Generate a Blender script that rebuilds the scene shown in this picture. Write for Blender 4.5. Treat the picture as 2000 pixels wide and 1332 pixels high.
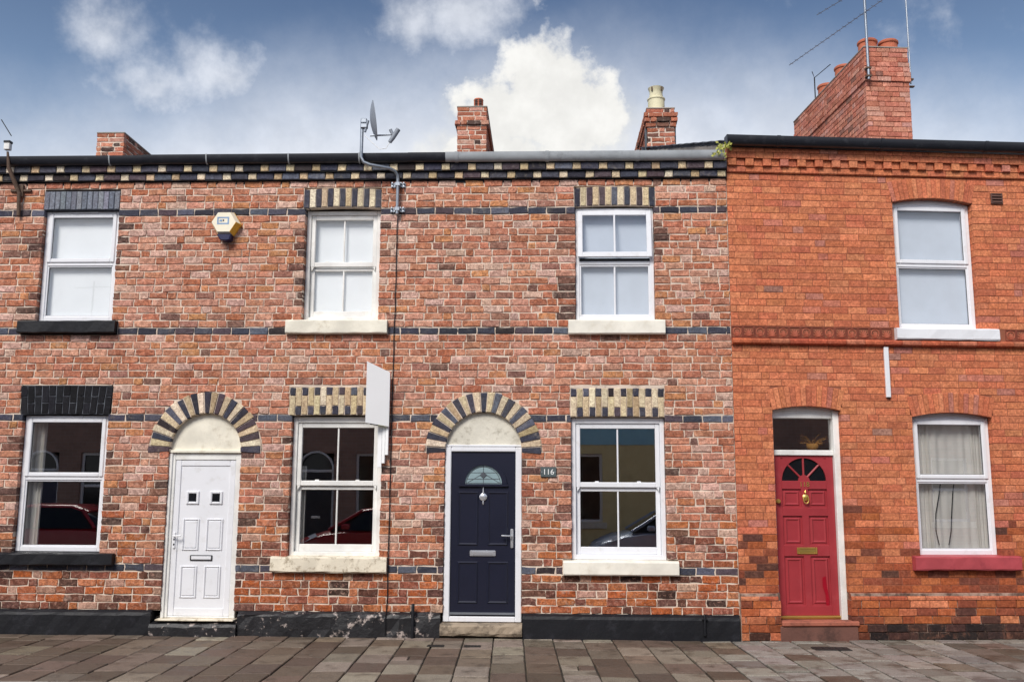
import bpy, math, random
from mathutils import Vector, Matrix
R = math.radians
rng = random.Random(116)
scene = bpy.context.scene
for o in list(bpy.data.objects): bpy.data.objects.remove(o)
col = scene.collection

def lin(h):
    h = h.lstrip('#')
    out = []
    for i in (0, 2, 4):
        c = int(h[i:i+2], 16) / 255
        out.append(c / 12.92 if c <= .04045 else ((c + .055) / 1.055) ** 2.4)
    return tuple(out)

# ------------------------------------------------------------------ camera
cam = bpy.data.objects.new('camera', bpy.data.cameras.new('camera'))
col.objects.link(cam)
cam.matrix_world = Matrix(((0.99941, 0.00084, 0.034355, 0.3853),
                           (0.03408, -0.15369, -0.987532, -11.527),
                           (0.00445, 0.98812, -0.153625, 1.738),
                           (0, 0, 0, 1)))
cam.data.sensor_width = 36; cam.data.lens = 36 * 1850 / 2000
cam.data.clip_end = 2000; cam.data.clip_start = .05
scene.camera = cam

# ------------------------------------------------------------------ sky, sun, exposure
SUN_EL, SUN_AZ = 45, 203          # azimuth clockwise from +Y: high, behind the camera, to its left
world = bpy.data.worlds.new('World'); scene.world = world; world.use_nodes = True
nt = world.node_tree; nt.nodes.clear()
def N(t, **k):
    n = nt.nodes.new(t)
    for a, v in k.items(): setattr(n, a, v)
    return n
def lk(a, b): nt.links.new(a, b)
def mth(op, a, b=None, c=None, clamp=False):
    n = N('ShaderNodeMath', operation=op, use_clamp=clamp)
    for i, v in enumerate((a, b, c)):
        if v is None: continue
        if isinstance(v, (int, float)): n.inputs[i].default_value = v
        else: lk(v, n.inputs[i])
    return n.outputs[0]
def mapr(v, a, b, c, d, smooth=True):
    n = N('ShaderNodeMapRange', interpolation_type='SMOOTHSTEP' if smooth else 'LINEAR')
    lk(v, n.inputs[0])
    for i, q in enumerate((a, b, c, d)): n.inputs[i + 1].default_value = q
    return n.outputs[0]
wout = N('ShaderNodeOutputWorld')
tc = N('ShaderNodeTexCoord')
sep = N('ShaderNodeSeparateXYZ'); lk(tc.outputs['Generated'], sep.inputs[0])
el = mth('MULTIPLY', mth('ARCSINE', sep.outputs[2]), 180 / math.pi)
az = mth('MULTIPLY', mth('ARCTAN2', sep.outputs[0], sep.outputs[1]), 180 / math.pi)
sky = N('ShaderNodeTexSky', sky_type='NISHITA', sun_disc=False, sun_elevation=R(SUN_EL), sun_rotation=R(SUN_AZ),
        altitude=50, air_density=1.0, dust_density=1.5, ozone_density=1.6)
# the blue deepens with height above the roofs
ramp = N('ShaderNodeValToRGB'); lk(mth('DIVIDE', el, 90), ramp.inputs[0])
cr = ramp.color_ramp; cr.interpolation = 'EASE'
cr.elements[0].position = .10; cr.elements[0].color = (1.0, .95, .9, 1)
cr.elements[1].position = .36; cr.elements[1].color = (.52, .55, .60, 1)
e_ = cr.elements.new(.20); e_.color = (1.0, .95, .9, 1)
skm = N('ShaderNodeMix', data_type='RGBA', blend_type='MULTIPLY'); skm.inputs[0].default_value = 1
lk(sky.outputs[0], skm.inputs[6]); lk(ramp.outputs[0], skm.inputs[7])
# clouds: fractal noise over the whole sky, warped cumulus in front of it
nz = N('ShaderNodeTexNoise', noise_dimensions='3D'); lk(tc.outputs['Generated'], nz.inputs['Vector'])
nz.inputs['Scale'].default_value = 9; nz.inputs['Detail'].default_value = 9; nz.inputs['Roughness'].default_value = .62
nz2 = N('ShaderNodeTexNoise', noise_dimensions='3D'); lk(tc.outputs['Generated'], nz2.inputs['Vector'])
nz2.inputs['Scale'].default_value = 26; nz2.inputs['Detail'].default_value = 8; nz2.inputs['Roughness'].default_value = .6
n1 = mth('SUBTRACT', nz.outputs[0], .5); n2 = mth('SUBTRACT', nz2.outputs[0], .5)
def blob(u0, v0, a, b, k=1.0):
    du = mth('DIVIDE', mth('SUBTRACT', az, u0), a); dv = mth('DIVIDE', mth('SUBTRACT', el, v0), b)
    d = mth('SQRT', mth('ADD', mth('MULTIPLY', du, du), mth('MULTIPLY', dv, dv)))
    return mth('MULTIPLY', mth('SUBTRACT', 1, d), k)
def dense(blobs, soft):
    m = blobs[0]
    for q in blobs[1:]: m = mth('MAXIMUM', m, q)
    m = mth('ADD', mth('ADD', m, mth('MULTIPLY', n1, 1.2)), mth('MULTIPLY', n2, 1.1))
    return mapr(m, -.02, soft, 0, 1)
big = dense([blob(.6, 23.0, 5.6, 4.6), blob(2.4, 22.0, 4.2, 3.2), blob(-3.0, 19.5, 6.5, 2.8), blob(-2.6, 22.4, 4.2, 3.0, .9)], .42)
wisp = dense([blob(-5.2, 27.6, 4.6, 3.2, 1.), blob(-8.2, 27.2, 3.4, 3.2, .8), blob(-19.6, 23.2, 4.6, 2.6, .95), blob(-24.0, 22.2, 5.2, 2.6, .8), blob(-26.8, 24.4, 3.0, 2.6, .8)], 1.0)
veil = mapr(mth('ADD', nz.outputs[0], mth('MULTIPLY', n2, .3)), .56, .85, 0, .35)
spread = mth('MINIMUM', mth('MULTIPLY', mth('MULTIPLY', az, az), .0072), 6.5)
low = mapr(mth('ADD', mth('ADD', el, spread), mth('MULTIPLY', n1, 5)), 18.0, 29.5, 1.0, 0)
mask = mth('MAXIMUM', mth('MAXIMUM', big, mth('MULTIPLY', wisp, .75)), mth('MAXIMUM', veil, low))
ccol = N('ShaderNodeMix', data_type='RGBA'); lk(big, ccol.inputs[0])
ccol.inputs[6].default_value = (.60, .62, .665, 1); ccol.inputs[7].default_value = (.64, .635, .615, 1)
shade = N('ShaderNodeMix', data_type='RGBA', blend_type='MULTIPLY'); shade.inputs[0].default_value = 1
lk(ccol.outputs[2], shade.inputs[6])
sv = mapr(nz2.outputs[0], .3, .75, .90, 1.05); cs = N('ShaderNodeCombineColor')
for i in range(3): lk(sv, cs.inputs[i])
lk(cs.outputs[0], shade.inputs[7])
bg1 = N('ShaderNodeBackground'); lk(skm.outputs[2], bg1.inputs[0]); bg1.inputs[1].default_value = .105
bg2 = N('ShaderNodeBackground'); lk(shade.outputs[2], bg2.inputs[0]); bg2.inputs[1].default_value = 1.0
mx = N('ShaderNodeMixShader'); lk(mask, mx.inputs[0]); lk(bg1.outputs[0], mx.inputs[1]); lk(bg2.outputs[0], mx.inputs[2])
lk(mx.outputs[0], wout.inputs[0])

sun = bpy.data.objects.new('sun', bpy.data.lights.new('sun', 'SUN')); col.objects.link(sun)
sun.data.energy = 2.4; sun.data.angle = R(22); sun.data.color = (1, .955, .89)
sdir = Vector((math.sin(R(SUN_AZ)) * math.cos(R(SUN_EL)), math.cos(R(SUN_AZ)) * math.cos(R(SUN_EL)), math.sin(R(SUN_EL))))
sun.rotation_euler = (-sdir).to_track_quat('-Z', 'Y').to_euler(); sun.location = sdir * 40
scene.view_settings.view_transform = 'Standard'; scene.view_settings.look = 'None'
scene.view_settings.exposure = 0.55; scene.view_settings.gamma = 1
scene.render.engine = 'CYCLES'
scene.cycles.max_bounces = 8; scene.cycles.transparent_max_bounces = 12

# ------------------------------------------------------------------ materials
def new_mat(name):
    m = bpy.data.materials.new(name); m.use_nodes = True
    t = m.node_tree; b = t.nodes['Principled BSDF']
    return m, t, b
def noise(t, scale, detail=5, rough=.55, vec=None, dist=0):
    n = t.nodes.new('ShaderNodeTexNoise'); n.inputs['Scale'].default_value = scale
    n.inputs['Detail'].default_value = detail; n.inputs['Roughness'].default_value = rough
    n.inputs['Distortion'].default_value = dist
    if vec is None:
        vec = t.nodes.get('POS')
        if vec is None:
            vec = t.nodes.new('ShaderNodeNewGeometry'); vec.name = 'POS'
        vec = vec.outputs['Position']
    t.links.new(vec, n.inputs['Vector']); return n.outputs[0]
def rmp(t, v, a, b, c=0., d=1.):
    n = t.nodes.new('ShaderNodeMapRange'); n.interpolation_type = 'SMOOTHSTEP'
    t.links.new(v, n.inputs[0])
    for i, q in enumerate((a, b, c, d)): n.inputs[i + 1].default_value = q
    return n.outputs[0]
def mixc(t, f, a, b, mode='MIX'):
    n = t.nodes.new('ShaderNodeMix'); n.data_type = 'RGBA'; n.blend_type = mode
    for i, v in ((0, f), (6, a), (7, b)):
        if isinstance(v, (int, float)): n.inputs[i].default_value = v
        elif isinstance(v, tuple): n.inputs[i].default_value = (*v, 1)
        else: t.links.new(v, n.inputs[i])
    return n.outputs[2]
def bump(t, b, h, strength, dist=.01):
    n = t.nodes.new('ShaderNodeBump'); n.inputs['Strength'].default_value = strength; n.inputs['Distance'].default_value = dist
    t.links.new(h, n.inputs['Height']); t.links.new(n.outputs[0], b.inputs['Normal'])
def mat(name, c, rough=.5, metal=0, dirt=None, dirt_amt=.5, dirt_scale=6, bumps=0, bscale=60, var=.12, spec=None, lo=.52, hi=.72):
    m, t, b = new_mat(name)
    base = lin(c) if isinstance(c, str) else c
    v = noise(t, 3.2, 6)
    out = mixc(t, rmp(t, v, .3, .7), tuple(x * (1 - var) for x in base), tuple(min(1, x * (1 + var)) for x in base))
    if dirt:
        dn = noise(t, dirt_scale, 9, .68)
        f = t.nodes.new('ShaderNodeMath'); f.operation = 'MULTIPLY'; f.inputs[1].default_value = dirt_amt
        t.links.new(rmp(t, dn, lo, hi), f.inputs[0])
        out = mixc(t, f.outputs[0], out, lin(dirt))
    t.links.new(out, b.inputs['Base Color'])
    b.inputs['Roughness'].default_value = rough; b.inputs['Metallic'].default_value = metal
    if spec is not None: b.inputs['Specular IOR Level'].default_value = spec
    if bumps: bump(t, b, noise(t, bscale, 6, .6), bumps)
    return m
def brick_mat(name, bloom, bloom_amt, soot_amt, bumps, fine=55, mott=0.):
    m, t, b = new_mat(name)
    a = t.nodes.new('ShaderNodeAttribute'); a.attribute_name = 'tint'
    n1 = noise(t, fine, 7, .65); n2 = noise(t, 9, 8, .7, dist=.4); n3 = noise(t, 120, 3, .6)
    n5 = noise(t, 17, 6, .65, dist=1.2); n6 = noise(t, 26, 5, .6, dist=.9)
    T = a.outputs['Color']
    c = mixc(t, rmp(t, n1, .32, .7), mixc(t, 1., T, (.72, .68, .66), 'MULTIPLY'), mixc(t, 1., T, (1.2, 1.2, 1.18), 'MULTIPLY'))
    c = mixc(t, rmp(t, n5, .35, .68), mixc(t, 1., c, (.80 - mott, .74 - mott, .72 - mott), 'MULTIPLY'), mixc(t, 1., c, (1.12 + mott * .4, 1.10 + mott * .4, 1.06 + mott * .4), 'MULTIPLY'))
    w_ = t.nodes.new('ShaderNodeMath'); w_.operation = 'MULTIPLY'; w_.inputs[1].default_value = .5 * (mott * 4)
    t.links.new(rmp(t, n6, .52, .7), w_.inputs[0]); c = mixc(t, w_.outputs[0], c, lin('cf9f8c'))
    f = t.nodes.new('ShaderNodeMath'); f.operation = 'MULTIPLY'; f.inputs[1].default_value = bloom_amt
    t.links.new(rmp(t, n2, .53, .74), f.inputs[0])
    c = mixc(t, f.outputs[0], c, lin(bloom))
    n4 = noise(t, 14, 8, .72, dist=.8)
    g = t.nodes.new('ShaderNodeMath'); g.operation = 'MULTIPLY'; g.inputs[1].default_value = soot_amt
    t.links.new(rmp(t, n4, .60, .74), g.inputs[0])
    c = mixc(t, g.outputs[0], c, (.035, .028, .026))
    t.links.new(c, b.inputs['Base Color']); b.inputs['Roughness'].default_value = .9
    b.inputs['Specular IOR Level'].default_value = .25
    h = t.nodes.new('ShaderNodeMath'); h.operation = 'ADD'; t.links.new(n1, h.inputs[0]); t.links.new(n3, h.inputs[1])
    bump(t, b, h.outputs[0], bumps, .006)
    return m
def glass_mat(name, f0, tint=(1, 1, 1)):
    m = bpy.data.materials.new(name); m.use_nodes = True; t = m.node_tree; t.nodes.clear()
    o = t.nodes.new('ShaderNodeOutputMaterial'); mx = t.nodes.new('ShaderNodeMixShader')
    # Schlick reflectance, the same from both sides of the sheet
    ge = t.nodes.new('ShaderNodeNewGeometry'); dt = t.nodes.new('ShaderNodeVectorMath'); dt.operation = 'DOT_PRODUCT'
    t.links.new(ge.outputs['Normal'], dt.inputs[0]); t.links.new(ge.outputs['Incoming'], dt.inputs[1])
    def mm(op, a, b):
        n = t.nodes.new('ShaderNodeMath'); n.operation = op
        for i, v in enumerate((a, b)):
            if isinstance(v, (int, float)): n.inputs[i].default_value = v
            elif v is not None: t.links.new(v, n.inputs[i])
        return n.outputs[0]
    pw = mm('POWER', mm('SUBTRACT', 1, mm('ABSOLUTE', dt.outputs['Value'], None)), 5)
    fac = mm('ADD', f0, mm('MULTIPLY', pw, 1 - f0))
    tr = t.nodes.new('ShaderNodeBsdfTransparent'); tr.inputs[0].default_value = (*tint, 1)
    gl = t.nodes.new('ShaderNodeBsdfGlossy'); gl.inputs['Roughness'].default_value = .004
    bp = t.nodes.new('ShaderNodeBump'); bp.inputs['Strength'].default_value = .012; bp.inputs['Distance'].default_value = .012
    t.links.new(noise(t, 2.2, 2), bp.inputs['Height']); t.links.new(bp.outputs[0], gl.inputs['Normal'])
    t.links.new(fac, mx.inputs[0]); t.links.new(tr.outputs[0], mx.inputs[1]); t.links.new(gl.outputs[0], mx.inputs[2])
    t.links.new(mx.outputs[0], o.inputs[0]); return m
M = {}
M['brick'] = brick_mat('old_brick', 'dcc2b0', .42, .42, .6, 60, .23)
M['redbrick'] = brick_mat('red_brick', 'd69070', .22, .30, .3, 40, .03)
M['glazed'] = brick_mat('arch_brick', 'cdbfa6', .22, .45, .35)
M['mortar'] = mat('lime_mortar', 'dbc9b8', .95, dirt='7a6458', dirt_amt=.75, dirt_scale=5, bumps=.5, bscale=90)
M['redmortar'] = mat('red_mortar', '8f5640', .95, dirt='3d2620', dirt_amt=.6, bumps=.3, bscale=90)
M['plinthmortar'] = mat('plinth_mortar', 'b09484', .95, dirt='4a342c', dirt_amt=.9, dirt_scale=4, bumps=.4, bscale=80, lo=.42, hi=.6)
M['blackjoint'] = mat('grey_joint', '5c6068', .8)
M['greyjoint'] = mat('dark_grey_joint', '454a55', .8)
M['upvc'] = mat('white_plastic', 'e9eaee', .28, var=.02, dirt='b9b4aa', dirt_amt=.25, dirt_scale=9)
M['oldwhite'] = mat('old_white_paint', 'e8e7e3', .45, dirt='c4bbaa', dirt_amt=.35, dirt_scale=8, bumps=.25, bscale=40)
M['cream'] = mat('cream_paint', 'e9e3d2', .55, dirt='a8987c', dirt_amt=.45, dirt_scale=7, bumps=.3, bscale=30)
M['creamstone'] = mat('cream_stone', 'e3d9c4', .7, dirt='94836a', dirt_amt=.8, dirt_scale=11, bumps=.5, bscale=40, lo=.5, hi=.66)
M['cleancream'] = mat('clean_cream_paint', 'ece7da', .55, dirt='c4b79c', dirt_amt=.35, bumps=.12, bscale=40)
M['tymp'] = mat('weathered_tympanum', 'dcd7c8', .7, dirt='8f8674', dirt_amt=.65, dirt_scale=9, bumps=.4, bscale=30)
M['blackpaint'] = mat('black_paint', '17181d', .55, spec=.3, dirt='33333a', dirt_amt=.5, dirt_scale=7, bumps=.35, bscale=25)
M['peeling'] = mat('peeling_black_paint', '1a1a1e', .5, dirt='b3a59e', dirt_amt=.9, dirt_scale=9, bumps=1., bscale=14, lo=.555, hi=.64)
M['greypaint'] = brick_mat('grey_painted_brick', '9aa0ac', .2, .2, .3)
M['blackbrick'] = brick_mat('black_painted_brick', '55555c', .2, .2, .3)
M['gutter_black'] = mat('black_gutter', '24262d', .35, dirt='55565c', dirt_amt=.4, var=.1)
M['gutter_grey'] = mat('grey_gutter', 'a7acb0', .5, dirt='63666a', dirt_amt=.5, dirt_scale=4)
M['navy'] = mat('navy_door', '171a2d', .38, var=.06, bumps=.05, bscale=120)
M['reddoor'] = mat('red_door', '9e343a', .42, var=.07, dirt='b04e52', dirt_amt=.3, bumps=.08)
M['redpaint'] = mat('red_sill_paint', 'b04a50', .5, dirt='82303a', dirt_amt=.5, bumps=.2)
M['redstain'] = mat('fresh_red_paint', '9c0e24', .3, var=.05)
M['stone'] = mat('sandstone', 'a3937f', .9, dirt='51473d', dirt_amt=.8, dirt_scale=7, bumps=.6, bscale=25, lo=.45, hi=.66)
M['redstone'] = mat('red_step_stone', 'a4604c', .85, dirt='5e3c32', dirt_amt=.7, dirt_scale=6, bumps=.4, bscale=30, lo=.45, hi=.7)
M['darkstone'] = mat('dark_red_stone', '6e4a40', .9, dirt='3a2a26', dirt_amt=.7, dirt_scale=5, bumps=.5, bscale=30, lo=.45, hi=.7)
M['chrome'] = mat('chrome', 'dcdee2', .25, .65, var=.03)
M['brass'] = mat('brass', 'd8b766', .35, .8, var=.1)
M['galv'] = mat('galvanised_steel', '9aa1aa', .45, .75, dirt='5c6168', dirt_amt=.5, dirt_scale=20)
M['dish'] = mat('grey_dish', '8b929c', .55, dirt='6a7078', dirt_amt=.4)
M['rust'] = mat('rusty_steel', '5e4a3d', .8, dirt='8a7a66', dirt_amt=.6, dirt_scale=30)
M['blackplastic'] = mat('black_plastic', '15161a', .45)
M['lead'] = mat('lead_came', '555a60', .6, .4)
M['slate'] = mat('slate', '50535c', .75, dirt='74766f', dirt_amt=.5, bumps=.3)
M['flaunch'] = mat('cement_flaunching', 'a39a90', .95, dirt='57514a', dirt_amt=.7, bumps=.7, bscale=20)
M['terracotta'] = mat('terracotta', 'b8674a', .8, dirt='54352c', dirt_amt=.5, dirt_scale=8)
M['buffpot'] = mat('buff_pot', 'd6cfae', .75, dirt='6b5a4a', dirt_amt=.5, dirt_scale=10)
M['frieze'] = mat('terracotta_tile', '84402f', .75, dirt='5a2a24', dirt_amt=.5, dirt_scale=25, bumps=.3)
M['friezelight'] = mat('terracotta_relief', 'b8644a', .75, dirt='6a3228', dirt_amt=.4, dirt_scale=25)
M['plaster'] = mat('room_plaster', '8d857a', .9)
M['blind'] = mat('blind_or_sky_sheet', 'eef3f6', .8, var=.02)
M['bluegrey_blind_and_sky'] = mat('blue_grey_blind_and_sky', 'c6d0dc', .8, var=.04)
M['curtain'] = mat('net_curtain', 'eceae4', .85, var=.06)
M['yellow'] = mat('yellow_plastic', 'e8b53c', .4, var=.05)
M['ivory'] = mat('ivory_plastic', 'f3ead2', .4, var=.03)
M['bluemark'] = mat('blue_print', '7f9cc0', .5)
M['navyplastic'] = mat('navy_plastic', '181a44', .35)
M['board'] = mat('white_board', 'fbfbfb', .5, var=.01)
M['lime'] = mat('lime_print', 'c9d23c', .5)
M['plaque'] = mat('slate_plaque', '4f5a5c', .6, bumps=.2)
M['white'] = mat('white_print', 'f4f4f2', .5, var=.01)
M['vent'] = mat('brown_vent', '5c4038', .6)
M['leaf'] = mat('weed_leaf', 'b0b25c', .6, var=.35)
M['gold'] = mat('dried_flower', 'c08a35', .6, var=.4)
M['iron'] = mat('cast_iron', '2c2a29', .7, .3, bumps=.4)
M['moss'] = mat('slab_joint', '2e2922', .95, dirt='5a5a3c', dirt_amt=.5, dirt_scale=3, bumps=.5)
M['asphalt'] = mat('asphalt', '3e3d3d', .9, dirt='565452', dirt_amt=.6, dirt_scale=3, bumps=.5, bscale=120)
M['kerb'] = mat('kerb_granite', '98928a', .85, dirt='5c574f', dirt_amt=.6, bumps=.4)
M['glass'] = glass_mat('window_glass', .38)
M['glass_up'] = glass_mat('sky_window_glass', .14)
M['obscure'] = mat('obscure_glass', '8fa5aa', .12, var=.12)
M['darkglass'] = mat('dark_glass', '17191d', .06)
M['sootbrick'] = brick_mat('chimney_brick', 'd9c6b8', .45, .8, .6)
def slab_mat():
    m, t, b = new_mat('paving_slab')
    a = t.nodes.new('ShaderNodeAttribute'); a.attribute_name = 'tint'
    n1 = noise(t, 85, 6, .75); n2 = noise(t, 5, 8, .65)
    c = mixc(t, rmp(t, n1, .3, .7), mixc(t, 1., a.outputs['Color'], (.55, .52, .50), 'MULTIPLY'), mixc(t, 1., a.outputs['Color'], (1.4, 1.38, 1.35), 'MULTIPLY'))
    f = t.nodes.new('ShaderNodeMath'); f.operation = 'MULTIPLY'; f.inputs[1].default_value = .7
    t.links.new(rmp(t, n2, .47, .68), f.inputs[0])
    c = mixc(t, f.outputs[0], c, lin('43392f'))
    t.links.new(c, b.inputs['Base Color'])
    t.links.new(rmp(t, n2, .4, .65, .75, .5), b.inputs['Roughness'])
    bump(t, b, n1, .6, .008); return m
M['slab'] = slab_mat()

# ------------------------------------------------------------------ mesh helpers
class MB:
    def __init__(s): s.v = []; s.f = []; s.c = []; s.t = (1, 1, 1)
    def add(s, vs, fs):
        o = len(s.v); s.v += [tuple(p) for p in vs]; s.c += [s.t] * len(vs)
        s.f += [tuple(i + o for i in f) for f in fs]; return s
    def box(s, a, b, bev=0):
        (x0, y0, z0), (x1, y1, z1) = a, b
        if x0 > x1: x0, x1 = x1, x0
        if y0 > y1: y0, y1 = y1, y0
        if z0 > z1: z0, z1 = z1, z0
        if not bev:
            vs = [(x, y, z) for z in (z0, z1) for y in (y0, y1) for x in (x0, x1)]
            return s.add(vs, [(0, 2, 3, 1), (4, 5, 7, 6), (0, 1, 5, 4), (2, 6, 7, 3), (0, 4, 6, 2), (1, 3, 7, 5)])
        e = min(bev, (x1 - x0) * .45, (y1 - y0) * .45, (z1 - z0) * .45)
        vs = []; ix = {}
        for i in (0, 1):
            for j in (0, 1):
                for k in (0, 1):
                    X, Y, Z = (x0, x1)[i], (y0, y1)[j], (z0, z1)[k]
                    dx, dy, dz = e * (1 - 2 * i), e * (1 - 2 * j), e * (1 - 2 * k)
                    ix[i, j, k] = len(vs)
                    vs += [(X, Y + dy, Z + dz), (X + dx, Y, Z + dz), (X + dx, Y + dy, Z)]
        fs = []
        def q(*l): fs.append(tuple(l))
        for i in (0, 1):
            l = [ix[i, 0, 0], ix[i, 1, 0], ix[i, 1, 1], ix[i, 0, 1]]; q(*(l if i else l[::-1]))
            l = [ix[0, i, 0] + 1, ix[1, i, 0] + 1, ix[1, i, 1] + 1, ix[0, i, 1] + 1]; q(*(l[::-1] if i else l))
            l = [ix[0, 0, i] + 2, ix[1, 0, i] + 2, ix[1, 1, i] + 2, ix[0, 1, i] + 2]; q(*(l if i else l[::-1]))
        for i in (0, 1):
            for j in (0, 1):
                q(ix[i, j, 0], ix[i, j, 1], ix[i, j, 1] + 1, ix[i, j, 0] + 1)
                q(ix[i, 0, j], ix[i, 1, j], ix[i, 1, j] + 2, ix[i, 0, j] + 2)
                q(ix[0, i, j] + 1, ix[1, i, j] + 1, ix[1, i, j] + 2, ix[0, i, j] + 2)
        for k in ix.values(): q(k, k + 1, k + 2)
        return s.add(vs, fs)
    def prism(s, poly, y0, y1, bev=0):
        # polygon in x/z (any order), front at y0 (towards the street), back at y1
        n = len(poly); cx = sum(p[0] for p in poly) / n; cz = sum(p[1] for p in poly) / n
        vs = []
        if bev:
            for x, z in poly:
                l = math.hypot(x - cx, z - cz) or 1; k = 1 - min(.45, bev * 1.4 / l)
                vs.append((cx + (x - cx) * k, y0, cz + (z - cz) * k))
            rings = [[(x, y0 + bev, z) for x, z in poly], [(x, y1, z) for x, z in poly]]
        else:
            vs = [(x, y0, z) for x, z in poly]; rings = [[(x, y1, z) for x, z in poly]]
        for r in rings: vs += r
        fs = [tuple(range(n))]
        for k in range(len(rings)):
            for i in range(n): fs.append((k * n + i, k * n + (i + 1) % n, (k + 1) * n + (i + 1) % n, (k + 1) * n + i))
        fs.append(tuple(range(len(rings) * n, (len(rings) + 1) * n)))
        return s.add(vs, fs)
    def strip(s, inner, outer, y0, y1):
        # band between two open polylines in x/z, extruded y0..y1
        n = len(inner)
        for i in range(n - 1): s.prism([inner[i], inner[i + 1], outer[i + 1], outer[i]], y0, y1)
        return s
    def tube(s, path, r, n=10, cap=True):
        path = [Vector(p) for p in path]; rings = []; up = None
        for i, p in enumerate(path):
            d = (path[min(i + 1, len(path) - 1)] - path[max(i - 1, 0)]).normalized()
            if up is None:
                up = Vector((0, 0, 1)) if abs(d.z) < .9 else Vector((1, 0, 0))
            a = d.cross(up).normalized(); b = a.cross(d).normalized(); up = b
            rr = r[i] if isinstance(r, (list, tuple)) else r
            rings.append([p + a * math.cos(t) * rr + b * math.sin(t) * rr for t in [2 * math.pi * k / n for k in range(n)]])
        vs = [q for g in rings for q in g]; fs = []
        for i in range(len(rings) - 1):
            for k in range(n): fs.append((i * n + k, i * n + (k + 1) % n, (i + 1) * n + (k + 1) % n, (i + 1) * n + k))
        if cap: fs += [tuple(range(n))[::-1], tuple(range((len(rings) - 1) * n, len(rings) * n))]
        return s.add(vs, fs)
    def lathe(s, prof, c, n=20, axis='z'):
        vs = []; fs = []
        for r, h in prof:
            for k in range(n):
                t = 2 * math.pi * k / n; a, b = r * math.cos(t), r * math.sin(t)
                vs.append((c[0] + a, c[1] + b, c[2] + h) if axis == 'z' else ((c[0] + a, c[1] - h, c[2] + b) if axis == 'y' else (c[0] + h, c[1] + a, c[2] + b)))
        for i in range(len(prof) - 1):
            for k in range(n): fs.append((i * n + k, i * n + (k + 1) % n, (i + 1) * n + (k + 1) % n, (i + 1) * n + k))
        fs += [tuple(range(n))[::-1], tuple(range((len(prof) - 1) * n, len(prof) * n))]
        return s.add(vs, fs)
    def build(s, name, m, parent=None, smooth=False, frame=None, base=False):
        vs = s.v
        lo = [min(p[i] for p in vs) for i in range(3)]; hi = [max(p[i] for p in vs) for i in range(3)]
        c = Vector([(lo[i] + hi[i]) / 2 for i in range(3)])
        if base: c.z = lo[2]
        me = bpy.data.meshes.new(name)
        me.from_pydata([(p[0] - c.x, p[1] - c.y, p[2] - c.z) for p in vs], [], s.f)
        import bmesh
        bm = bmesh.new(); bm.from_mesh(me); bmesh.ops.recalc_face_normals(bm, faces=bm.faces); bm.to_mesh(me); bm.free()
        if any(t != (1, 1, 1) for t in s.c):
            at = me.color_attributes.new('tint', 'FLOAT_COLOR', 'POINT')
            at.data.foreach_set('color', [q for t in s.c for q in (*t, 1.)])
        me.materials.append(M[m] if isinstance(m, str) else m)
        if smooth:
            me.polygons.foreach_set('use_smooth', [True] * len(me.polygons))
            try: me.set_sharp_from_angle(angle=R(40))
            except Exception: pass
        o = bpy.data.objects.new(name, me); col.objects.link(o)
        place(o, c, parent, frame); return o
ORG = {}
JX, BEND = 2.6675, R(5.44)       # the street bends at the joint with the red house
def place(o, c, parent=None, frame=None):
    c = Vector(c); ORG[o.name] = c
    if parent is not None:
        o.parent = parent; o.location = c - ORG[parent.name]
    elif frame == 'R':
        o.location = Vector((JX, 0, 0)) + Matrix.Rotation(BEND, 3, 'Z') @ c; o.rotation_euler = (0, 0, BEND)
    else: o.location = c
def empty(name, c, frame=None):
    o = bpy.data.objects.new(name, None); col.objects.link(o); o.empty_display_size = .1; place(o, c, None, frame); return o
def tag(o, label, cat, group=None):
    o['label'] = label; o['category'] = cat
    if group: o['group'] = group
    return o
def struct(o): o['kind'] = 'structure'; return o
def text_mb(txt, size, x, y, z, depth=.004):
    cu = bpy.data.curves.new('lettering', 'FONT'); cu.body = txt; cu.size = size; cu.align_x = 'CENTER'; cu.align_y = 'CENTER'; cu.extrude = depth
    ob = bpy.data.objects.new('lettering', cu); me = bpy.data.meshes.new_from_object(ob)
    mb = MB(); mb.add([(v.co.x + x, y - v.co.z, v.co.y + z) for v in me.vertices], [tuple(p.vertices) for p in me.polygons])
    bpy.data.objects.remove(ob); bpy.data.curves.remove(cu); bpy.data.meshes.remove(me); return mb
def arc(cx, cz, r, a0, a1, n): return [(cx + r * math.cos(R(a0 + (a1 - a0) * i / n)), cz + r * math.sin(R(a0 + (a1 - a0) * i / n))) for i in range(n + 1)]

# ------------------------------------------------------------------ brick colours
def pick(pal):
    t = rng.random() * sum(w for w, _ in pal)
    for w, c in pal:
        t -= w
        if t <= 0: break
    k = rng.uniform(.86, 1.12); l = lin(c)
    return tuple(min(1, x * k * rng.uniform(.96, 1.04)) for x in l)
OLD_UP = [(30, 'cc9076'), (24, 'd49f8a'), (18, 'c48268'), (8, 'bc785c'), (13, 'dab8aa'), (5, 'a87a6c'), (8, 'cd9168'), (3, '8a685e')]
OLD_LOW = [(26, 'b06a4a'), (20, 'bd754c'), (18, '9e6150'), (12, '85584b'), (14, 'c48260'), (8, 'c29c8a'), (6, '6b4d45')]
NAVY = [(30, '454857'), (25, '515360'), (15, '3b3c48'), (14, '584e56'), (12, '606676'), (6, '3b3538')]
CREAM = [(30, 'ddd0b4'), (25, 'd2c3a4'), (20, 'e6dcc6'), (15, 'cdbb9a'), (8, 'bba888')]
RED = [(36, 'd4845f'), (28, 'cf7c5a'), (22, 'd98b66'), (10, 'c97659'), (3, 'c48373'), (3, 'c87d69'), (.6, 'a87c70')]
RED_LOW = [(30, 'b4663f'), (28, 'a65a3c'), (18, '92513c'), (12, 'bd724c'), (10, '7c4a3c'), (5, '5f4038')]
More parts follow.
